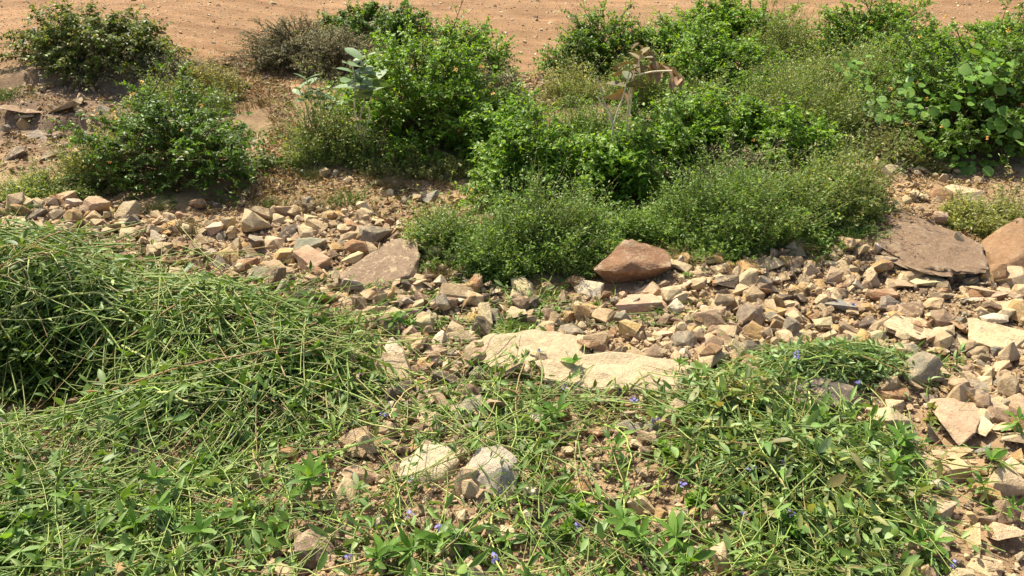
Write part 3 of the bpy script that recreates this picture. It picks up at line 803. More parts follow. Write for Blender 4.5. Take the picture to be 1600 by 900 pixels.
bush('the back right lantana', 'lantana_shrub', 'dense lantana shrub at the top right edge of the bank', 'shrub', 1355, 112, 0, 210, 'lantana', .7, 26, 110, 7, LG)
VINE_HOST = bush('the great right lantana', 'lantana_shrub', 'biggest lantana thicket at the right edge overgrown by round leaves', 'shrub', 1490, 265, 55, 330, 'lantana', .7, 27, 190, 16, LG, cols=LANT[:2] + DARKG[:2] + LANT[1:2])
shrub('lantana_shrub', 'lantana shrub cut by the top right frame edge behind the thicket', 'shrub', 1560, 120, 28, 170, 'lantana', .7, 28, 80, 5, LG)
shrub('herb_plant', 'dry olive weeds in front of the right lantana thicket', 'plant', 1400, 262, 200, 150, 'olive', .4, 29, 220, cols=OLIVE + TWIGGY)
shrub('herb_plant', 'olive green weed patch at the right edge above the tilted slab', 'plant', 1540, 372, 300, 150, 'olive', .6, 30, 260)
shrub('lantana_shrub', 'narrow lantana shrub filling between the big middle and centre lantanas', 'shrub', 775, 268, 140, 130, 'lantana', .9, 31, 60, 3, LG)
shrub('herb_plant', 'green herbs in front of the upper centre lantana, left of the bleached twigs', 'plant', 915, 235, 150, 130, 'fine', .8, 32, 260)
shrub('herb_plant', 'olive herb fringe between the scree patch and the upper centre lantana', 'plant', 895, 165, 105, 110, 'olive', .8, 33, 200)
shrub('lantana_shrub', 'small lantana shrub in front of the pale olive herbs', 'shrub', 1225, 285, 185, 110, 'lantana', .8, 34, 50, 2, LG)
shrub('herb_plant', 'dark green herbs between the upper right lantana and the pale olive herbs', 'plant', 1190, 185, 95, 120, 'fine', .8, 35, 300)
shrub('lantana_shrub', 'lantana shrub joining the top edge shrubs left of the back right lantana', 'shrub', 1180, 85, 5, 130, 'lantana', .7, 36, 60, 3, LG)
shrub('dry_bush', 'dark twiggy undergrowth at the front foot of the middle right lantana', 'bush', 1150, 312, 235, 200, 'twiggy', .5, 37, 70)
shrub('lantana_shrub', 'lantana shrub on the right shoulder of the big middle lantana at the bank', 'shrub', 730, 130, 40, 150, 'lantana', .8, 38, 70, 3, LG)
shrub('herb_plant', 'thin olive weeds at the front foot of the big middle lantana', 'plant', 640, 285, 225, 200, 'olive', .35, 39, 150)
shrub('herb_plant', 'low olive weeds along the left foot of the low herb mat', 'plant', 690, 405, 330, 110, 'fine', .8, 40, 200, cols=FINE + OLIVE)
shrub('herb_plant', 'olive weeds between the dark droopy shrub and the left lantana', 'plant', 285, 180, 110, 160, 'olive', .6, 41, 200, cols=OLIVE + FINE)
shrub('herb_plant', 'grassy olive weeds hugging the left lantana on its left flank', 'plant', 180, 270, 190, 80, 'olive', .9, 42, 140)
shrub('herb_plant', 'pale grassy herbs behind the tall pale olive herbs near the bank edge', 'plant', 1300, 165, 75, 140, 'olive', .9, 143, 520, cols=OLIVE + FINE)
shrub('herb_plant', 'green herbs closing the gap between the back right lantana and the thicket', 'plant', 1370, 160, 80, 130, 'fine', .9, 44, 380, cols=FINE + OLIVE[:2])
shrub('lantana_shrub', 'lantana shrub between the tall grass tuft and the upper right lantana', 'shrub', 1050, 120, 28, 120, 'lantana', .8, 45, 65, 2, LG)
shrub('herb_plant', 'pale green herbs at the right of the middle right lantana below the olive herbs', 'plant', 1190, 240, 120, 130, 'fine', .8, 46, 420, cols=FINE + OLIVE)
shrub('herb_plant', 'olive green herbs behind the withered brown leaves', 'plant', 1010, 175, 95, 140, 'fine', .8, 47, 380, cols=FINE + OLIVE)
shrub('lantana_shrub', 'lantana shrub low in the gap between the centre and middle right lantanas', 'shrub', 900, 318, 222, 120, 'lantana', .8, 48, 60, 2, LG)
shrub('herb_plant', 'olive and green herbs at the right end of the right herb mat', 'plant', 1310, 345, 235, 110, 'olive', .9, 49, 260, cols=OLIVE + FINE)
shrub('lantana_shrub', 'low lantana shrub between the back right lantana and the right edge thicket', 'shrub', 1425, 150, 40, 150, 'lantana', .7, 50, 70, 4, LG)
for i, (cx, by, ty, w, lab) in enumerate([
        (400, 175, 145, 70, 'thin dry weed tuft on the soil right of the olive weeds'), (455, 225, 190, 60, 'dry weed tuft at the left of the big grey green leaves'), (385, 220, 190, 60, 'small weed tuft just behind the left lantana'),
        (600, 300, 270, 80, 'dry weed tuft in front of the big middle lantana'), (490, 285, 262, 50, 'small dry weed tuft alone on the bare soil'), (1360, 345, 315, 50, 'weed tuft at the back of the bedrock hump'),
        (1320, 300, 270, 60, 'dry weed tuft right of the lime green herb tuft'), (110, 270, 235, 60, 'dry weed tuft below the flat ledges'), (40, 345, 318, 50, 'small weed tuft on the left rubble edge'), (480, 340, 312, 50, 'weed tuft at the back edge of the left rubble'),
        (1075, 418, 385, 60, 'green weed tuft right behind the brown boulder at the rubble edge'), (1160, 412, 380, 70, 'green tuft at the rubble edge under the right herb mat'), (1235, 405, 370, 70, 'straw and green tuft at the right end of the right herb mat'),
        (930, 440, 405, 50, 'small green tuft at the left foot of the brown boulder'), (1330, 395, 350, 80, 'dry grass tuft beside the left rim of the bedrock hump'), (700, 450, 415, 60, 'small green tuft right of the spotted slab'),
        (430, 335, 300, 60, 'tiny grass tuft on bare soil right of the left lantana'),
        (540, 330, 285, 80, 'straw coloured grass tuft on the bare soil patch'),
        (290, 372, 345, 50, 'small green weed tuft among the left rubble stones'),
        (1285, 410, 360, 60, 'small bright green weed tuft left of the bedrock hump'),
        (20, 160, 125, 60, 'dry grass tuft by the ledges at the upper left edge'),
        (840, 195, 140, 110, 'thin dry grass tuft below the pale scree patch'),
        (250, 340, 310, 60, 'dry grass tuft in the shade under the left lantana'),
        (690, 345, 310, 70, 'dry yellow grass tuft left of the centre lantana'),
        (360, 125, 95, 70, 'dry grass tuft at the foot of the bare bank'),
        (1440, 275, 240, 60, 'dry brown grass tuft at the front of the thicket')]):
    shrub('grass_tuft', lab, 'grass', cx, by, ty, w, 'grass', .7, 60 + i, 110, cols=[DRY, FINE + DRY, FINE][i % 3])

shrub('herb_plant', 'weeds darkened for shade in the hollow at the left edge under the cut weed heap', 'plant', 60, 625, 520, 230, 'fine', .6, 51, 420, cols=DARKG[:2], hmax=.26, leaf=1.7)  # weeds added to fill the hollow, leaf colour kept dark to deepen its shade

shrub('dry_bush', 'grey twiggy growth joining the grey dry bush to the big middle lantana', 'bush', 535, 130, 55, 130, 'twiggy', .8, 53, 90)
shrub('herb_plant', 'feathery pale grassy herbs right of the withered brown leaves', 'plant', 1085, 205, 120, 120, 'olive', .8, 54, 320, cols=OLIVE + FINE)
shrub('lantana_shrub', 'low lantana shrub hiding the foot of the bleached forked twigs', 'shrub', 960, 322, 212, 110, 'lantana', .6, 52, 60, 2, LG)

# milkweed with big grey green leaves
def rosette_path(rng, base, top, k=8, wob=.012):
    t = np.linspace(0, 1, k)[:, None]
    p = base * (1 - t) + top * t
    p[1:-1] += rng.normal(size=(k - 2, 3)) * wob
    return p
def milkweed(label, cx, by, shoots, seed, leaf=.13, cols=(lin(112, 138, 90), lin(96, 124, 78), lin(130, 152, 106)), stemc=PALEW, mat=M_WAX, name='milkweed', extra=None, spread=1.0):
    rng = rs(2000 + seed)
    b = G(cx, by)
    root = empty(name, b)
    tag(root, label, 'plant')
    st, lf = MB(), MB()
    def at_depth(px, py):
        d = ray(px, py); return np.array([0, 0, CAM_H]) + d * ((b[1] - .12) / d[1]) - b
    for *via, px, py, nl in shoots:
        top = at_depth(px, py) + np.array([0, rng.uniform(-.05, .02), 0])
        path = rosette_path(rng, np.zeros(3), top)
        if via:
            m = at_depth(*via[0])
            path = np.concatenate([rosette_path(rng, np.zeros(3), m, 4, .008), rosette_path(rng, m, top, 5, .010)[1:]])
        add_tubes(st, path[None], np.linspace(*((.0062, .0045) if via else (.009, .005)), 8)[None], tint(rng, 1, stemc), 6)
        if nl:
            t = 1 - (np.arange(nl) // 2) * .07
            P, T = interp(path[None], t[None])
            P, T = P[0], T[0]
            a = np.arange(nl) * math.pi + (np.arange(nl) // 2) * 1.57 + rng.uniform(0, 3) + rng.normal(size=nl) * .2
            D = np.stack([np.cos(a), np.sin(a), .55 - (np.arange(nl) // 2) * .16], -1) * spread
            add_leaves(lf, WIDE, P, D, np.array([0, 0, 1.0]) + rng.normal(size=(nl, 3)) * .25 - .2 * D, leaf * rng.uniform(.75, 1.15, nl), tint(rng, nl, cols, .08), rng.uniform(.75, .95, nl))
    if extra: extra(root, st, lf, b, rng)
    st.build('stem_sprays', M_STEM, root)
    if lf.n: lf.build('foliage', mat, root)
    return root
milkweed('tall milkweed with big grey green leaves left of the big middle lantana', 562, 250, [(566, 92, 10), (552, 102, 8), (590, 122, 8)], 1, .155)
milkweed('lower spreading milkweed with big grey leaves above the olive weeds', 505, 240, [(478, 125, 9), (498, 145, 9), (522, 152, 8), (468, 140, 6)], 2, .12)
milkweed('withered sapling with brown curled leaves on pale bleached forked twigs', 957, 300, [((958, 198), 932, 116, 0), ((958, 198), 984, 112, 6), ((958, 198), 934, 150, 0)], 3, .12, cols=(lin(120, 112, 88), lin(104, 110, 84)), mat=M_DRY, name='withered_sapling')
def brown_leaves(root, st, lf, b, rng):
    pts = [(975, 112), (990, 100), (1002, 108), (1015, 105), (1030, 108), (1045, 112), (1055, 118), (985, 128), (1008, 80), (1000, 72), (1022, 95), (978, 140)]
    for q in pts:
        d = ray(*q); P = np.array([0, 0, CAM_H]) + d * (b[1] / d[1]) - b
        k = 3
        a = rng.uniform(0, 6.28, k)
        add_leaves(lf, WITHER, P + rng.normal(size=(k, 3)) * .015, np.stack([np.cos(a), np.sin(a), rng.uniform(-.8, .2, k)], -1), np.array([0, 0, 1.0]) + rng.normal(size=(k, 3)) * .5,
                   rng.uniform(.08, .14, k), tint(rng, k, [lin(138, 112, 82), lin(154, 126, 94), lin(122, 108, 84)], .1), 1.4)
milkweed('drooping brown withered branch beside the bleached forked twigs', 972, 296, [((985, 130), 1000, 85, 4), ((990, 118), 1050, 110, 0)], 4, .1, cols=(lin(116, 116, 88), lin(130, 118, 90)), mat=M_DRY, name='withered_branch', extra=brown_leaves)

# round leaved vine over the thicket
def vine(label, pts, seed, size):
    rng = rs(3000 + seed)
    (vr, vc, (rx, ry, h)) = VINE_HOST
    world = []
    for px, py in pts:                                   # where the sight line enters the thicket's dome
        d = ray(px, py); o = np.array([0, 0, CAM_H])
        T = np.arange(3, 12, .01); Q = o + T[:, None] * d - vc
        f = (Q[:, 0] / rx) ** 2 + (Q[:, 1] / ry) ** 2 + (Q[:, 2] / h) ** 2
        k = int(np.argmax(f < 1.02)) if (f < 1.02).any() else int(np.argmin(f))
        q = o + T[k] * d
        q[2] = max(q[2], tz(q[0], q[1]) + .05)
        world.append(q)
    world = np.array(world)
    root = empty('round_leaf_vine', world[0] * np.array([1, 1, 0]) + np.array([0, 0, tz(world[0][0], world[0][1])]))
    tag(root, label, 'vine')
    off = np.array(root.location)
    st, lf = MB(), MB()
    order = world[np.argsort(world[:, 0])]
    t = np.linspace(0, 1, 4 * len(order)); s = np.linspace(0, 1, len(order))
    path = np.stack([np.interp(t, s, order[:, i]) for i in range(3)], -1) + rng.normal(size=(len(t), 3)) * .012 - np.array([0, -.03, .03])
    add_tubes(st, (path - off)[None], np.full((1, len(t)), .004), lin(120, 150, 84), 5)
    for w in world:
        k = 7
        P = w + rng.normal(size=(k, 3)) * .065
        a = rng.uniform(-2.6, -.5, k)
        D = np.stack([np.cos(a), np.sin(a) * .6, rng.uniform(-.5, .1, k)], -1)
        add_leaves(lf, ROUND, P - off, D, np.array([-.1, -.55, 1.0]) + rng.normal(size=(k, 3)) * .45, size * rng.uniform(.35, .95, k), tint(rng, k, [lin(104, 142, 54), lin(126, 160, 70), lin(88, 124, 46)], .12), 1.0)
    st.build('stem_sprays', M_STEM, root); lf.build('foliage', M_WAX, root)
vine('round leaved vine low across the front left of the right lantana thicket', [(1362, 175), (1380, 178), (1400, 152), (1425, 160), (1440, 172), (1432, 145), (1420, 122), (1460, 185), (1465, 200), (1375, 165)], 1, .085)
vine('round leaved vine with big pale leaves high on the right lantana thicket', [(1515, 122), (1500, 140), (1535, 135), (1572, 95), (1550, 95), (1590, 90), (1520, 98), (1545, 120)], 2, .10)
vine('round leaved vine hanging at the right edge of the thicket', [(1578, 190), (1590, 170), (1570, 205), (1540, 185), (1594, 210), (1560, 175)], 3, .095)
vine('round leaved vine creeping at the foot of the right lantana thicket', [(1488, 250), (1500, 258), (1512, 248), (1475, 245), (1530, 262), (1560, 268), (1456, 256), (1505, 240)], 4, .085)
vine('few round vine leaves on the back right lantana by the olive herbs', [(1320, 92), (1335, 98), (1342, 108), (1350, 118)], 5, .07)

# ------------------------------------------------------------------ cut weeds: heaps and litter
MOUNDS = []
def mound(px, py, rx, ry, h, ang=0):
    p = G(px, py); MOUNDS.append((p[0], p[1], rx, ry, h, ang))
mound(20, 468, .80, .32, .19, -.1); mound(90, 508, .60, .24, .27, .1); mound(290, 530, .60, .32, .20, -.3); mound(430, 578, .42, .24, .10, -.3)
mound(330, 640, .45, .22, .10); mound(1220, 720, .36, .32, .085); mound(1310, 800, .33, .26, .06); mound(1310, 580, .42, .16, .09); mound(1150, 640, .3, .2, .08)
def heap(x, y):
    x, y = np.asarray(x, float), np.asarray(y, float)
    z = np.zeros(np.broadcast(x, y).shape)
    for cx, cy, rx, ry, h, a in MOUNDS:
        u, v = (x - cx) * math.cos(a) + (y - cy) * math.sin(a), -(x - cx) * math.sin(a) + (y - cy) * math.cos(a)
        z = np.maximum(z, h * np.exp(-((u / rx) ** 2 + (v / ry) ** 2) ** 1.6))
    return z * (1 + 1.35 * fbm(x * 3.3, y * 3.3, 301, 3)).clip(.2, 1.6)
CUTS = [lin(144, 168, 82), lin(120, 150, 68), lin(178, 192, 114), lin(102, 130, 56), lin(156, 156, 94)]
CUTL = [lin(104, 134, 58), lin(126, 152, 76), lin(88, 118, 50), lin(146, 164, 98), lin(78, 106, 46)]
PALEL = [lin(128, 154, 92), lin(112, 142, 76), lin(152, 172, 118), lin(94, 126, 62)]

def stalk_paths(rng, q, ang, L, k=9, lift=.02, bend=.9, layer=None, arch=.0):
    n = len(q)
    t = np.linspace(-.5, .5, k)
    b = rng.normal(size=(n, 1)) * bend
    hd = ang[:, None] + b * t[None]
    step = L[:, None] / (k - 1)
    dx, dy = np.cos(hd) * step, np.sin(hd) * step
    x = np.cumsum(dx, 1); y = np.cumsum(dy, 1)
    x = x - x[:, k // 2:k // 2 + 1] + q[:, 0:1]; y = y - y[:, k // 2:k // 2 + 1] + q[:, 1:2]
    H = heap(x, y)
    u = rng.random((n, 1)) if layer is None else layer
    # stiff stalks bridge over hollows: smooth the surface along the stalk
    base = terrain(x, y) + H * u
    ker = np.array([.25, .5, .25])
    for _ in range(4):
        pad = np.concatenate([base[:, :1], base, base[:, -1:]], 1)
        base = np.maximum(.25 * pad[:, :-2] + .5 * pad[:, 1:-1] + .25 * pad[:, 2:], terrain(x, y) + .003)
    z = base + lift * rng.random((n, 1)) + arch * (1 - (2 * t[None]) ** 2) * rng.random((n, 1)) + rng.normal(size=(n, 1)) * .05 * t[None] * L[:, None] + .006 
    z += np.maximum(0, rng.normal(size=(n, 1)) - .4) * .12 * np.maximum(0, t[None]) ** 2 * 4 * L[:, None]
    return np.stack([x, y, np.maximum(z, terrain(x, y) + .003)], -1)

def weeds(name, label, poly, n, rng, L=(.3, .75), rad=(.0016, .0036), nleaf=12, leafL=(.03, .065), tpl=LANCE, lcols=CUTL, scols=CUTS, heading=None, spreadA=1.2, mask=None, leafW=1.0, dead=.06, lift=.02, top=.45, mat=M_CUT, tumble=.75, curl=.35, layers=(0, 1), bend=1.0):
    q = sample_poly(poly, n, rng)
    if mask is not None: q = q[rng.random(len(q)) < mask(q[:, 0], q[:, 1])]
    n = len(q)
    ang = (rng.uniform(0, 2 * math.pi, n) if heading is None else heading + rng.normal(size=n) * spreadA + rng.choice([0, math.pi], n))
    Ls = rng.uniform(*L, n)
    layer = layers[0] + (layers[1] - layers[0]) * rng.random((n, 1)) ** top
    P = stalk_paths(rng, q, ang, Ls, 8, lift, bend, layer)
    mb = MB()
    r = rng.uniform(*rad, n)
    sc = tint(rng, n, scols, .15)
    dm = rng.random(n) < dead
    sc[dm] = tint(rng, int(dm.sum()), [lin(160, 130, 84), lin(120, 92, 60), lin(186, 164, 116)])
    add_tubes(mb, P, r[:, None] * np.linspace(1, .55, 8)[None], sc, 4)
    if nleaf:
        tn = rng.uniform(.15, 1.0, (n, nleaf))
        p, T = interp(P, tn)
        p, T = p.reshape(-1, 3), T.reshape(-1, 3)
        keep = rng.random(len(p)) < .85
        p, T = p[keep], T[keep]; k = len(p)
        sd = unit(np.cross(T, rng.normal(size=(k, 3)) + np.array([0, 0, .8])))
        D = unit(sd + T * rng.uniform(.2, 1.1, (k, 1)) + np.array([0, 0, -.1]) + rng.normal(size=(k, 3)) * .25)
        Nn = unit(np.array([0, 0, 1.0]) + rng.normal(size=(k, 3)) * tumble)
        Ll = rng.uniform(*leafL, k)
        tip = p[:, 2] + D[:, 2] * Ll
        gnd = terrain(p[:, 0] + D[:, 0] * Ll, p[:, 1] + D[:, 1] * Ll) + .004
        D[:, 2] += np.maximum(0, gnd - tip) / Ll
        curly = rng.random(k) < curl
        C = tint(rng, k, lcols, .16)
        for m, tp in ((~curly, tpl), (curly, WITHER)):
            add_leaves(mb, tp, p[m], D[m], Nn[m], Ll[m], C[m], leafW * rng.uniform(.75, 1.3, int(m.sum())))
    o = mb.build(name, mat)
    tag(o, label, None, kind='stuff')
    return o
HOLES = [tuple(G(a, b)[:2]) + (r,) for a, b, r in ((530, 765, .22), (270, 690, .20), (950, 740, .22), (715, 745, .17), (850, 800, .16), (450, 730, .15), (1010, 800, .12), (360, 800, .12), (560, 705, .14), (60, 840, .1), (1290, 628, .17), (1000, 600, .22), (900, 585, .16), (830, 560, .22), (1090, 610, .16), (690, 745, .2), (765, 760, .2), (640, 880, .12), (110, 705, .13), (220, 765, .11), (160, 855, .10), (1180, 700, .09), (1120, 800, .12), (1010, 690, .13), (1390, 660, .14), (1240, 780, .08), (420, 880, .10))]
def holes(x, y):
    k = np.ones(np.shape(x))
    for a, b, r in HOLES:
        k = np.minimum(k, .14 + .86 * sstep(.6, 1.25, np.hypot(x - a, y - b) / r + .6 * fbm(x * 6, y * 6, 71)))
    return k
HC = G(70, 590)
def hollow(x, y, k): return k + (1 - k) * sstep(.75, 1.15, np.hypot((x - HC[0]) / .62, (y - HC[1]) / .30) + .5 * fbm(x * 5, y * 5, 72))
def hmask(lo, hi): return lambda x, y: sstep(lo, hi, heap(x, y) + .03 * fbm(x * 5, y * 5, 66))
P_HEAP = wpoly([(-120, 405), (60, 400), (200, 400), (330, 455), (480, 500), (600, 540), (660, 600), (650, 690), (520, 690), (300, 650), (120, 700), (-120, 740)])
P_FRONT = wpoly([(-80, 640), (300, 650), (600, 640), (760, 600), (900, 620), (1080, 610), (1240, 640), (1440, 700), (1480, 960), (-80, 960)])
P_RIGHT = wpoly([(1050, 650), (1120, 625), (1240, 660), (1370, 700), (1440, 750), (1450, 930), (1080, 930), (1150, 800), (1060, 740)])
P_TUFT = wpoly([(1150, 575), (1230, 550), (1360, 548), (1480, 575), (1470, 598), (1300, 612), (1180, 600)])
P_MIDW = wpoly([(420, 455), (620, 450), (760, 430), (1000, 470), (1080, 500), (900, 520), (700, 560), (560, 560)])
P_MID2 = wpoly([(560, 560), (760, 560), (900, 540), (1080, 600), (1060, 660), (700, 680), (560, 650)])
rng = rs(41)
# dense mass of the left heap, with a bare gap pattern at its lower edge
DARKL = [lin(84, 112, 46), lin(70, 98, 40), lin(104, 128, 58)]
weeds('cut_weed_heap', 'tall heap of freshly cut green weeds covering the left side', P_HEAP, 1900, rng, (.2, .6), (.0016, .003), 12, (.03, .07), LANCE, DARKL, CUTS[3:4], mask=lambda x, y: hmask(.01, .09)(x, y) * hollow(x, y, 1.0), top=1.0, lift=.01, layers=(.0, .85))
weeds('cut_weed_heap', 'long pale stalks tangled over the top of the tall weed heap', P_HEAP, 700, rng, (.4, 1.2), (.0022, .0048), 9, (.03, .075), LANCE, CUTL[:1] + DARKL + CUTL[1:2], mask=lambda x, y: hmask(.01, .09)(x, y) * hollow(x, y, .16), bend=.8, dead=.1, top=1.0, lift=.09, layers=(.5, 1.35))
patchy = lambda x, y: (sstep(-.35, .15, fbm(x * 2.1 + 3, y * 2.1, 91, 3)) * .8 + .2) * holes(x, y)
weeds('cut_weed_litter', 'loose cut weeds strewn over the stony foreground', P_FRONT, 1600, rng, (.2, .8), (.0014, .0036), 6, (.022, .06), LANCE, mask=patchy, top=.8, lift=.07)
P_STRAY = wpoly([(-60, 400), (240, 370), (480, 470), (700, 560), (900, 640), (760, 780), (400, 800), (-60, 900)])
weeds('scattered_stalks', 'long pale straight stalks strayed from the tall weed heap over its surroundings', P_STRAY, 330, rng, (.35, 1.1), (.0016, .0036), 5, (.025, .06), LANCE, CUTL, CUTS[2:3] + CUTS[:1] + CUTS[4:], mask=lambda x, y: .3 + .7 * patchy(x, y), bend=.5, lift=.08, top=.3, layers=(.9, 1.2), dead=.15)
P_LOW = wpoly([(-80, 730), (300, 720), (430, 790), (640, 800), (1000, 830), (1080, 960), (-80, 960)])
weeds('leafy_litter', 'matted leafy cuttings and blades along the near lower left edge', P_LOW, 280, rng, (.15, .6), (.0014, .0034), 9, (.03, .075), OBLONG, CUTL[:3] + PALEL[:2], mask=lambda x, y: .45 + .55 * patchy(x, y), lift=.07, leafW=.8, tumble=1.0, curl=.4, dead=.12)
weeds('leafy_litter', 'wilting leafy cuttings lying among the foreground stalks', P_FRONT, 380, rng, (.12, .4), (.0014, .003), 9, (.035, .085), OBLONG, CUTL[:3] + PALEL[:1], mask=patchy, top=.8, lift=.07, leafW=.85)
WILT = PALEL + CUTL[:1] + [lin(150, 150, 84), lin(134, 124, 78)]
weeds('leafy_cut_heap', 'low heap of wilting broad leaved cuttings at the lower right', P_RIGHT, 360, rng, (.18, .55), (.0014, .0034), 11, (.025, .085), OBLONG, WILT, mask=lambda x, y: hmask(.0, .06)(x, y) * (.3 + .7 * patchy(x, y)), leafW=.9, top=.55, lift=.09, tumble=1.1, curl=.45, dead=.12)
weeds('leafy_cut_heap', 'finer curled leaves and stems mixed through the lower right heap', P_RIGHT, 480, rng, (.15, .6), (.0012, .003), 10, (.018, .05), LANCE, WILT, mask=lambda x, y: hmask(-.01, .05)(x, y) * (.4 + .6 * patchy(x, y)), leafW=1.3, top=.8, lift=.08, tumble=1.2, curl=.6, bend=1.4, dead=.12)
weeds('cut_grass_tuft', 'small heap of cut grassy weeds on the rubble at the right', P_TUFT, 300, rng, (.2, .5), (.0014, .003), 9, (.025, .05), LANCE, PALEL, heading=.1, spreadA=.5, top=.5)
weeds('scattered_stalks', 'thin cut stalks scattered over the stones in the middle', P_MIDW, 150, rng, (.25, .6), (.0012, .0026), 8, (.02, .045), LANCE, heading=.1, spreadA=.5)
weeds('scattered_stalks', 'cut stalks and leaves lying around the cream ledge stones', P_MID2, 300, rng, (.2, .55), (.0012, .0028), 9, (.02, .05), LANCE, mask=lambda x, y: (.25 + .75 * sstep(-.1, .2, fbm(x * 3, y * 3, 17))) * holes(x, y))

P_BUNDLE = wpoly([(780, 470), (870, 460), (880, 540), (850, 620), (770, 620), (790, 540)])
weeds('scattered_stalks', 'grassy bundle of cut stalks lying across the left ledge stone', P_BUNDLE, 40, rng, (.25, .55), (.0014, .003), 7, (.03, .06), LANCE, heading=1.2, spreadA=.3)
DEADL = [lin(150, 112, 70), lin(128, 96, 62), lin(176, 144, 98), lin(112, 92, 58), lin(120, 120, 66)]
for lab, poly, n in (('dry leaf litter and bits of stem on the bare soil patch', R_SOIL, 900), ('dry leaf litter and dead grass between the left shrubs', R_GAP, 900), ('dry leaf litter around the flat ledges at the upper left', R_LEDGE, 350), ('dry leaf litter on the stony ground below the thicket', R_BACK, 450)):
    weeds('leaf_litter', lab, poly, n, rng, (.04, .16), (.0008, .002), 4, (.015, .04), LANCE, DEADL, DEADL, lift=.01, mat=M_DRY, leafW=1.3)

P_OVER = wpoly([(620, 690), (820, 680), (840, 790), (640, 790)])
weeds('scattered_stalks', 'thin stalks lying over and around the two pale rocks', P_OVER, 16, rng, (.3, .7), (.0012, .0028), 6, (.025, .05), LANCE, lift=.16, top=.5)

# ------------------------------------------------------------------ labels that single things out
for short, q in (('the brown boulder', (990, 440)), ('the bedrock hump', (1440, 390)), ('the tilted slab', (1570, 400)), ('the spotted slab', (590, 425)), ('the left ledge stone', (835, 550)),
                 ('the long ledge stone', (1005, 600)), ('the dark grey slab', (1290, 630)), ('the left pale rock', (667, 735)), ('the right pale rock', (765, 740)), ('the tall cut weed heap', (140, 500)),
                 ('the leafy heap', (1270, 740)), ('the cut grass tuft', (1320, 575))):
    LANDMARKS.append((short, G(*q)))
for short, q in (('the upright cream stone', (762, 500)), ('the forked twigs', (955, 280)), ('the big grey leaves', (540, 250)), ('the pale scree', (855, 150)), ('the olive tuft at right', (1540, 370))): LANDMARKS.append((short, G(*q)))
LMXY = np.array([(p[0], p[1]) for _, p in LANDMARKS])
def where(p, skip=0):
    d = np.hypot(LMXY[:, 0] - p[0], LMXY[:, 1] - p[1])
    k = int(np.argsort(d)[skip])
    dx, dy = p[0] - LMXY[k, 0], p[1] - LMXY[k, 1]
    if abs(dx) > abs(dy): rel = 'left of' if dx < 0 else 'right of'
    else: rel = 'in front of' if dy < 0 else 'behind'
    far = 'close ' if d[k] < .22 else ('' if d[k] < .55 else 'well ')
    return (far + rel).replace('close in front of', 'close in front of'), LANDMARKS[k][0]
ORD = ['first', 'second', 'third', 'fourth', 'fifth', 'sixth', 'seventh', 'eighth']
def unique_labels(items, fmt):
    """items: list of (object, description, position)"""
    def groups(ls):
        g = {}
        for i, l in enumerate(ls): g.setdefault(l, []).append(i)
        return [v for v in g.values() if len(v) > 1]
    L = [fmt(d, *where(p)) for _, d, p in items]
    for v in groups(L):
        for i in v:
            a, b = where(items[i][2]); c, e = where(items[i][2], 1)
            l = fmt(items[i][1], a, b) + ' and ' + c + ' ' + e
            if len(l.split()) <= 16: L[i] = l
    for v in groups(L):
        v.sort(key=lambda i: proj(np.array(items[i][2]))[0])
        for n, i in enumerate(v):
            side = 'leftmost ' if n == 0 else ('rightmost ' if n == len(v) - 1 else ('middle ' if len(v) == 3 else ORD[n] + ' from left, '))
            l = side + L[i]
            if len(l.split()) > 16: l = side + fmt(items[i][1], *where(items[i][2]))
            L[i] = l
    for (o, d, p), l in zip(items, L): o['label'] = l
SHAPE = {'blocky': 'blocky', 'wedge': 'wedge shaped', 'flat': 'flat', 'rounded': 'rounded'}
CW = {'dark': 'dark brown'}
items = []
for o, px, py, W, colour, kind in ROCKS:
    size = 'small ' if W < .085 else ('large ' if W > .16 else '')
    items.append((o, f"{size}{CW.get(colour, colour)} {SHAPE[kind]} stone", tuple(o.location)))
    o['category'] = 'rock'
    o['group'] = 'loose stones of the rubble slope'
unique_labels(items, lambda d, a, b: f"{d} {a} {b}")

# ------------------------------------------------------------------ single stalks that stand out
STALKS = []
def stalk_obj(P, r, colour, cw, leaves, rng, name='cut_stalk', lcols=CUTL):
    P = np.asarray(P, float)
    c = P[len(P) // 2].copy()
    root = empty(name, c)
    s, l = MB(), MB()
    k = 16
    t = np.linspace(0, 1, len(P)); tt = np.linspace(0, 1, k)
    Q = np.stack([np.interp(tt, t, P[:, i]) for i in range(3)], -1)
    for _ in range(2):
        Q[1:-1] = .25 * Q[:-2] + .5 * Q[1:-1] + .25 * Q[2:]
    Q[1:-1] += rng.normal(size=(k - 2, 3)) * .0022
    add_tubes(s, (Q - c)[None], r * np.linspace(1.1, .6, k)[None], colour, 6)
    s.build('stem', M_STEM, root)
    if leaves:
        p, T = interp(Q[None], rng.uniform(.1, 1, (1, leaves)))
        p, T = p[0], T[0]
        sd = unit(np.cross(T, rng.normal(size=(leaves, 3)) * .6 + np.array([0, 0, 1.0]))) * rng.choice([-1, 1], (leaves, 1))
        D = unit(sd + T * .6 + rng.normal(size=(leaves, 3)) * .25)
        add_leaves(l, LANCE, p - c, D, np.array([0, 0, 1.0]) + rng.normal(size=(leaves, 3)) * .5, rng.uniform(.03, .06, leaves), tint(rng, leaves, lcols), 1.1)
        l.build('leaves', M_CUT, root)
    STALKS.append((root, cw, tuple(c)))
    root['category'] = 'stalk'; root['group'] = 'cut stalks lying about'
    return root
SC = {'pale': (lin(178, 184, 110), 'pale yellow green'), 'green': (lin(146, 172, 78), 'bright green'), 'olive': (lin(122, 132, 70), 'olive green'), 'straw': (lin(196, 172, 116), 'straw coloured'), 'brown': (lin(136, 104, 66), 'brown')}
rng = rs(88)
def srf(px, py, up=0.02):
    p = G(px, py, heap); p[2] += up
    return p
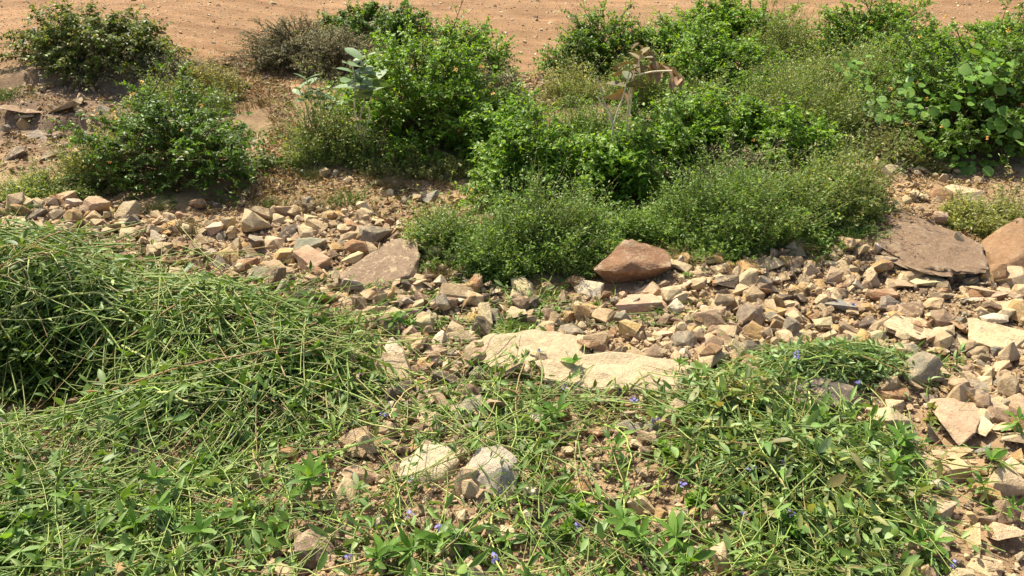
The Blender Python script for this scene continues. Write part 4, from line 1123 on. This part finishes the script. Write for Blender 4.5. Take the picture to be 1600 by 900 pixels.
HANDSTALK = [
    ('pale', 5, 'thick curved', [(20, 488), (83, 472), (147, 463), (230, 477)], 0), ('green', 4.5, 'straight', [(123, 420), (160, 438), (197, 452)], 3), ('green', 4.2, 'long straight', [(0, 587), (120, 560), (233, 527)], 5),
    ('pale', 5, 'thick straight', [(160, 467), (213, 513), (267, 560)], 2), ('green', 4.6, 'long straight', [(263, 490), (333, 540), (390, 587)], 4), ('pale', 4.8, 'straight', [(193, 547), (240, 572), (287, 597)], 3),
    ('pale', 7, 'thick crooked', [(247, 622), (267, 620), (290, 638), (327, 635)], 0), ('green', 4.6, 'straight', [(0, 807), (40, 850), (83, 887)], 2), ('green', 3, 'arched', [(587, 478), (667, 467), (717, 443), (737, 450), (750, 480)], 2),
    ('pale', 3, 'straight', [(560, 553), (615, 545), (667, 533)], 1), ('green', 3.2, 'bent', [(530, 580), (587, 570), (643, 568)], 2), ('pale', 4, 'straight', [(827, 523), (850, 490), (872, 455)], 3), ('green', 3.2, 'straight', [(815, 590), (835, 540), (850, 500)], 5),
    ('green', 3.6, 'arched', [(940, 823), (987, 813), (1033, 820), (1077, 837)], 2), ('brown', 4.2, 'crooked', [(1147, 757), (1153, 797), (1180, 840), (1215, 880)], 0), ('straw', 4.5, 'forked looking', [(270, 798), (295, 830), (330, 890)], 0),
    ('green', 3.5, 'long straight', [(940, 740), (987, 773), (1010, 785)], 1), ('green', 4, 'long straight', [(400, 600), (470, 640), (535, 690), (580, 715)], 4), ('pale', 3.2, 'long slim', [(510, 650), (600, 700), (640, 740), (720, 790)], 3),
    ('green', 3.6, 'slim', [(510, 715), (516, 770), (535, 840)], 1), ('green', 4, 'straight', [(0, 700), (70, 680), (155, 612)], 3), ('green', 3.8, 'straight', [(125, 760), (110, 800), (108, 880)], 2), ('straw', 3.4, 'slim', [(400, 870), (470, 845)], 0),
    ('green', 3.4, 'long straight', [(1020, 870), (1070, 855), (1160, 850), (1230, 840)], 3), ('olive', 3.2, 'slim', [(1095, 790), (1125, 755), (1145, 720)], 2), ('pale', 3.6, 'straight', [(1262, 620), (1268, 660), (1270, 700)], 0), ('green', 3.6, 'long bent', [(1200, 668), (1225, 690), (1255, 730)], 2),
    ('pale', 3.0, 'slim', [(1360, 590), (1440, 580), (1495, 575)], 0), ('green', 3.2, 'slim', [(1250, 570), (1330, 560), (1460, 578)], 2), ('brown', 4.2, 'short', [(1425, 730), (1450, 710), (1470, 695)], 0), ('olive', 3.6, 'straight', [(1440, 770), (1455, 750), (1462, 745)], 0),
    ('green', 3.6, 'straight', [(0, 548), (50, 538), (105, 552)], 3), ('green', 3.4, 'long slim', [(60, 440), (130, 360), (190, 330)], 3), ('olive', 3.2, 'long slim', [(120, 372), (180, 400), (260, 430)], 2), ('green', 3.4, 'upright', [(65, 420), (72, 450), (78, 500)], 3),
    ('pale', 3.6, 'long straight', [(200, 430), (260, 455), (345, 482)], 2), ('olive', 3, 'long slim', [(150, 455), (230, 450), (300, 465)], 3), ('green', 3.8, 'straight', [(330, 500), (380, 560), (420, 640)], 4), ('pale', 3.6, 'straight', [(380, 590), (470, 600), (560, 610)], 3),
    ('green', 3.2, 'slim', [(430, 640), (440, 690), (430, 740)], 2), ('olive', 3.2, 'straight', [(1060, 470), (980, 490), (900, 485)], 2), ('olive', 2.6, 'thin', [(905, 575), (960, 560), (1040, 548)], 0), ('olive', 2.4, 'thin bent', [(960, 500), (1060, 492), (1150, 510)], 1),
    ('pale', 3.4, 'straight', [(560, 620), (640, 605), (720, 600)], 3), ('green', 3.4, 'straight', [(640, 660), (700, 630), (760, 590)], 3), ('pale', 3.4, 'long straight', [(700, 690), (790, 660), (880, 640)], 3), ('green', 3.4, 'slim', [(770, 760), (780, 810), (800, 880)], 2),
    ('brown', 3, 'crooked', [(610, 600), (620, 560), (600, 530)], 0), ('pale', 3.6, 'straight', [(670, 870), (640, 830), (595, 800)], 1), ('straw', 3, 'slim', [(470, 800), (520, 792), (585, 800)], 0)]
for colr, wpx, cw, pts, nl in HANDSTALK:
    P = np.array([srf(a, b, .025) for a, b in pts])
    c_, cn = SC[colr]
    stalk_obj(P, wpx * .5 * dist(P[0]) / F_PX * .8, c_ * rng.uniform(.85, 1.1), f"{cw} {cn} stalk", nl * 2, rng)
for poly, n, hd in ((P_HEAP, 48, None), (P_FRONT, 30, None), (P_RIGHT, 10, None)):
    q = sample_poly(poly, n, rng)
    pxs, pys = proj(np.stack([q[:, 0], q[:, 1], terrain(q[:, 0], q[:, 1])], -1))
    q = q[(pxs > 10) & (pxs < 1590) & (pys < 890)]
    n = len(q)
    ang = rng.uniform(0, 2 * math.pi, n)
    Ps = stalk_paths(rng, q, ang, rng.uniform(.35, .8, n), 9, .03, 1.0, np.ones((n, 1)) * 1.05, .03)
    for P in Ps:
        key = ['pale', 'green', 'green', 'olive', 'straw'][rng.choice(5, p=[.3, .3, .2, .14, .06])]
        c_, cn = SC[key]
        a = abs(math.degrees(math.atan2(P[-1][1] - P[0][1], P[-1][0] - P[0][0]))) % 180
        cw = 'crosswise' if a < 25 or a > 155 else ('lengthwise' if 65 < a < 115 else 'slanting')
        stalk_obj(P, rng.uniform(.0026, .0044), c_ * rng.uniform(.8, 1.1), f"{cw} {cn} stalk", int(rng.integers(4, 12)), rng)
unique_labels(STALKS, lambda d, a, b: f"{d} lying {a} {b}")

# ------------------------------------------------------------------ rooted leafy plants in the foreground
PLANTS = []
def sprig(px, py, hpx, nl, leafpx, seed, desc, cols=None, tpl=OBLONG, lean=None, label=None, name='leafy_plant', width=1.15, shoots=1):
    rng = rs(5000 + seed)
    b = G(px, py)
    dd = dist(b)
    hgt, leaf = hpx * dd / F_PX * 1.05, leafpx * dd / F_PX
    root = empty(name, b)
    st, lf = MB(), MB()
    for s in range(shoots):
        ln = rng.normal(size=2) * (.12 if shoots == 1 else .5) if lean is None else np.array(lean)
        k = 7; t = np.linspace(0, 1, k)
        path = np.stack([ln[0] * hgt * t ** 1.4, ln[1] * hgt * t ** 1.4, hgt * t * rng.uniform(.8, 1.05)], -1)
        path[1:] += rng.normal(size=(k - 1, 3)) * .003
        path[0, 2] -= .02
        add_tubes(st, path[None], np.linspace(.0032, .0016, k)[None], tint(rng, 1, CUTS), 5)
        n = nl + 5
        tn = np.where(np.arange(n) < n * .45, rng.uniform(.88, .99, n), rng.uniform(.15, .9, n))
        P, T = interp(path[None], tn[None]); P, T = P[0], T[0]
        a = np.arange(n) * 2.4 + rng.uniform(0, 6)
        up = np.where(np.arange(n) < n * .45, rng.uniform(.1, 1.5, n), rng.uniform(-.5, .6, n))
        D = np.stack([np.cos(a), np.sin(a), up], -1)
        add_leaves(lf, tpl, P, D, np.array([0, 0, 1.0]) + rng.normal(size=(n, 3)) * .4, leaf * rng.uniform(.45, 1.0, n), tint(rng, n, cols or [lin(94, 132, 48), lin(80, 116, 42), lin(116, 150, 62)], .1), width)
    st.build('stem', M_STEM, root); lf.build('foliage', M_LEAF, root)
    root['category'] = 'plant'
    PLANTS.append((root, desc, tuple(b)))
    return root
G3 = [lin(106, 142, 56), lin(122, 156, 68), lin(90, 124, 48)]
YG = [lin(130, 164, 62), lin(112, 150, 56)]
for i, (px, py, h, nl, lp, d, cols, tpl, sh) in enumerate([
        (270, 790, 55, 9, 40, 'bright green oblong leaved plant', None, OBLONG, 2), (310, 760, 40, 8, 36, 'upright dark leaved sprig', None, OBLONG, 1), (50, 835, 45, 8, 28, 'nettle like broad leaved seedling', G3, OVATE, 2),
        (35, 780, 40, 5, 30, 'small pale broad leaved sprig', G3, OVATE, 1), (115, 800, 50, 8, 30, 'slim leafy shoot', G3, OBLONG, 1), (460, 775, 50, 9, 44, 'dark green spreading leafy plant', None, OBLONG, 2), (430, 830, 30, 8, 34, 'low dark leafy plant', None, OBLONG, 2),
        (150, 650, 40, 6, 32, 'small two leaved sprig', G3, OVATE, 1), (860, 690, 45, 9, 32, 'green leafy plant', None, OBLONG, 2), (830, 720, 35, 8, 30, 'broad green sprig', None, OBLONG, 2), (900, 815, 25, 10, 22, 'yellow green clover like seedling', YG, OVATE, 3),
        (870, 790, 20, 10, 18, 'tiny yellow green seedling', YG, OVATE, 3), (880, 840, 22, 9, 20, 'low yellow green rosette', YG, OVATE, 3), (1075, 740, 22, 12, 13, 'tiny round leaved yellow green creeper', YG, ROUND, 6), (1080, 795, 20, 12, 13, 'small leaved yellow green mat', YG, ROUND, 6),
        (1040, 710, 20, 12, 12, 'fine yellow green seedling patch', YG, ROUND, 5), (1000, 855, 40, 9, 40, 'broad pale leaved plant', G3, OBLONG, 2), (1060, 880, 40, 9, 44, 'big leaved pale green plant', G3, OBLONG, 2), (660, 860, 45, 9, 42, 'dark green oblong leaved plant', None, OBLONG, 2),
        (730, 880, 35, 8, 40, 'broad dark leaved plant', None, OBLONG, 2), (600, 890, 35, 7, 38, 'bright green leafy sprig', None, OBLONG, 2), (780, 860, 30, 8, 30, 'green leafy sprig', G3, OBLONG, 1), (1400, 740, 50, 9, 42, 'upright bright green leafy plant', None, OBLONG, 2),
        (1300, 690, 50, 8, 34, 'upright narrow leaved sprig', None, OBLONG, 2), (1180, 770, 45, 8, 36, 'waxy green leafy plant', None, OBLONG, 2), (1350, 770, 40, 8, 44, 'large leaved green plant', None, OBLONG, 1), (1540, 755, 40, 9, 36, 'leafy green sprig growing among bare stones', None, OBLONG, 1),
        (1585, 690, 45, 8, 28, 'upright green sprig at the edge', None, OBLONG, 1), (1545, 800, 35, 7, 32, 'low green sprig', None, OBLONG, 2), (1450, 890, 45, 9, 44, 'pale green broad leaved plant', G3, OBLONG, 2), (620, 525, 25, 9, 22, 'small green weed', None, OBLONG, 2),
        (650, 525, 20, 8, 20, 'small bright weed', None, OBLONG, 2), (890, 590, 35, 5, 26, 'thin two leaved sprig', None, OVATE, 1), (1100, 610, 35, 6, 28, 'small green sprig', None, OVATE, 1), (1060, 595, 30, 6, 26, 'leaning green sprig', None, OBLONG, 1),
        (1450, 660, 22, 12, 10, 'fine olive seedling patch', [lin(120, 130, 60), lin(140, 140, 70)], ROUND, 6), (1290, 395, 24, 8, 16, 'small green weed', None, OBLONG, 3), (310, 475, 25, 8, 20, 'small leafy weed', None, OBLONG, 2), (1230, 860, 40, 9, 34, 'green leafy sprig', None, OBLONG, 2),
        (205, 860, 40, 8, 34, 'broad green leafy plant', None, OBLONG, 2), (20, 880, 35, 8, 34, 'green leafy plant at the corner', None, OBLONG, 2), (340, 860, 40, 9, 36, 'leafy green plant', None, OBLONG, 2), (560, 790, 30, 6, 30, 'small grey green sprig', PALEL, OBLONG, 1), (960, 720, 30, 7, 28, 'light green sprig', G3, OBLONG, 1)]):
    sprig(px, py, h, nl, lp, i, d, cols, tpl, None, width=.85 if tpl is OBLONG else 1.0, shoots=sh)
unique_labels(PLANTS, lambda d, a, b: f"{d} {a} {b}")

# thin spikes with small violet flowers
SPIKES = []
PURP = [lin(150, 146, 212), lin(172, 166, 222), lin(132, 126, 196)]
for i, (px, py) in enumerate([(990, 636), (1023, 665), (1069, 760), (842, 560), (880, 615), (1045, 580), (1333, 485), (1245, 555), (1342, 595), (1425, 700), (1228, 725), (1238, 802), (1275, 830), (1165, 803), (1176, 730), (1488, 884),
                              (645, 757), (640, 815), (600, 658), (413, 695), (145, 630), (690, 838), (776, 880), (545, 882), (905, 835), (240, 742), (238, 418), (560, 587), (360, 680), (1290, 640), (1310, 735)]):
    rng = rs(7000 + i)
    top = srf(px, py, .0)
    d = ray(px, py); top = np.array([0, 0, CAM_H]) + d * ((top[1] - .03) / d[1])
    base = np.array([top[0] + rng.normal() * .04, top[1] + rng.normal() * .03, 0]); base[2] = tz(base[0], base[1])
    top[2] = max(top[2], base[2] + .05)
    root = empty('flower_spike', base)
    st, fl = MB(), MB()
    k = 7; t = np.linspace(0, 1, k)[:, None]
    path = (top - base) * t + rng.normal(size=(k, 3)) * .003
    add_tubes(st, path[None], np.linspace(.0022, .0012, k)[None], lin(112, 122, 78), 4)
    n = 9
    P = path[-1] + rng.normal(size=(n, 3)) * .006
    add_leaves(fl, ROUND, P, unit(rng.normal(size=(n, 3))), np.array([0, -.3, 1.0]) + rng.normal(size=(n, 3)) * .5, rng.uniform(.008, .014, n), tint(rng, n, PURP, .1))
    st.build('stem', M_STEM, root); fl.build('flower', M_PETAL, root)
    root['category'] = 'flower'; root['group'] = 'small violet flower spikes'
    SPIKES.append((root, 'thin spike with small violet flowers', tuple(base)))
unique_labels(SPIKES, lambda d, a, b: f"{d} {a} {b}")
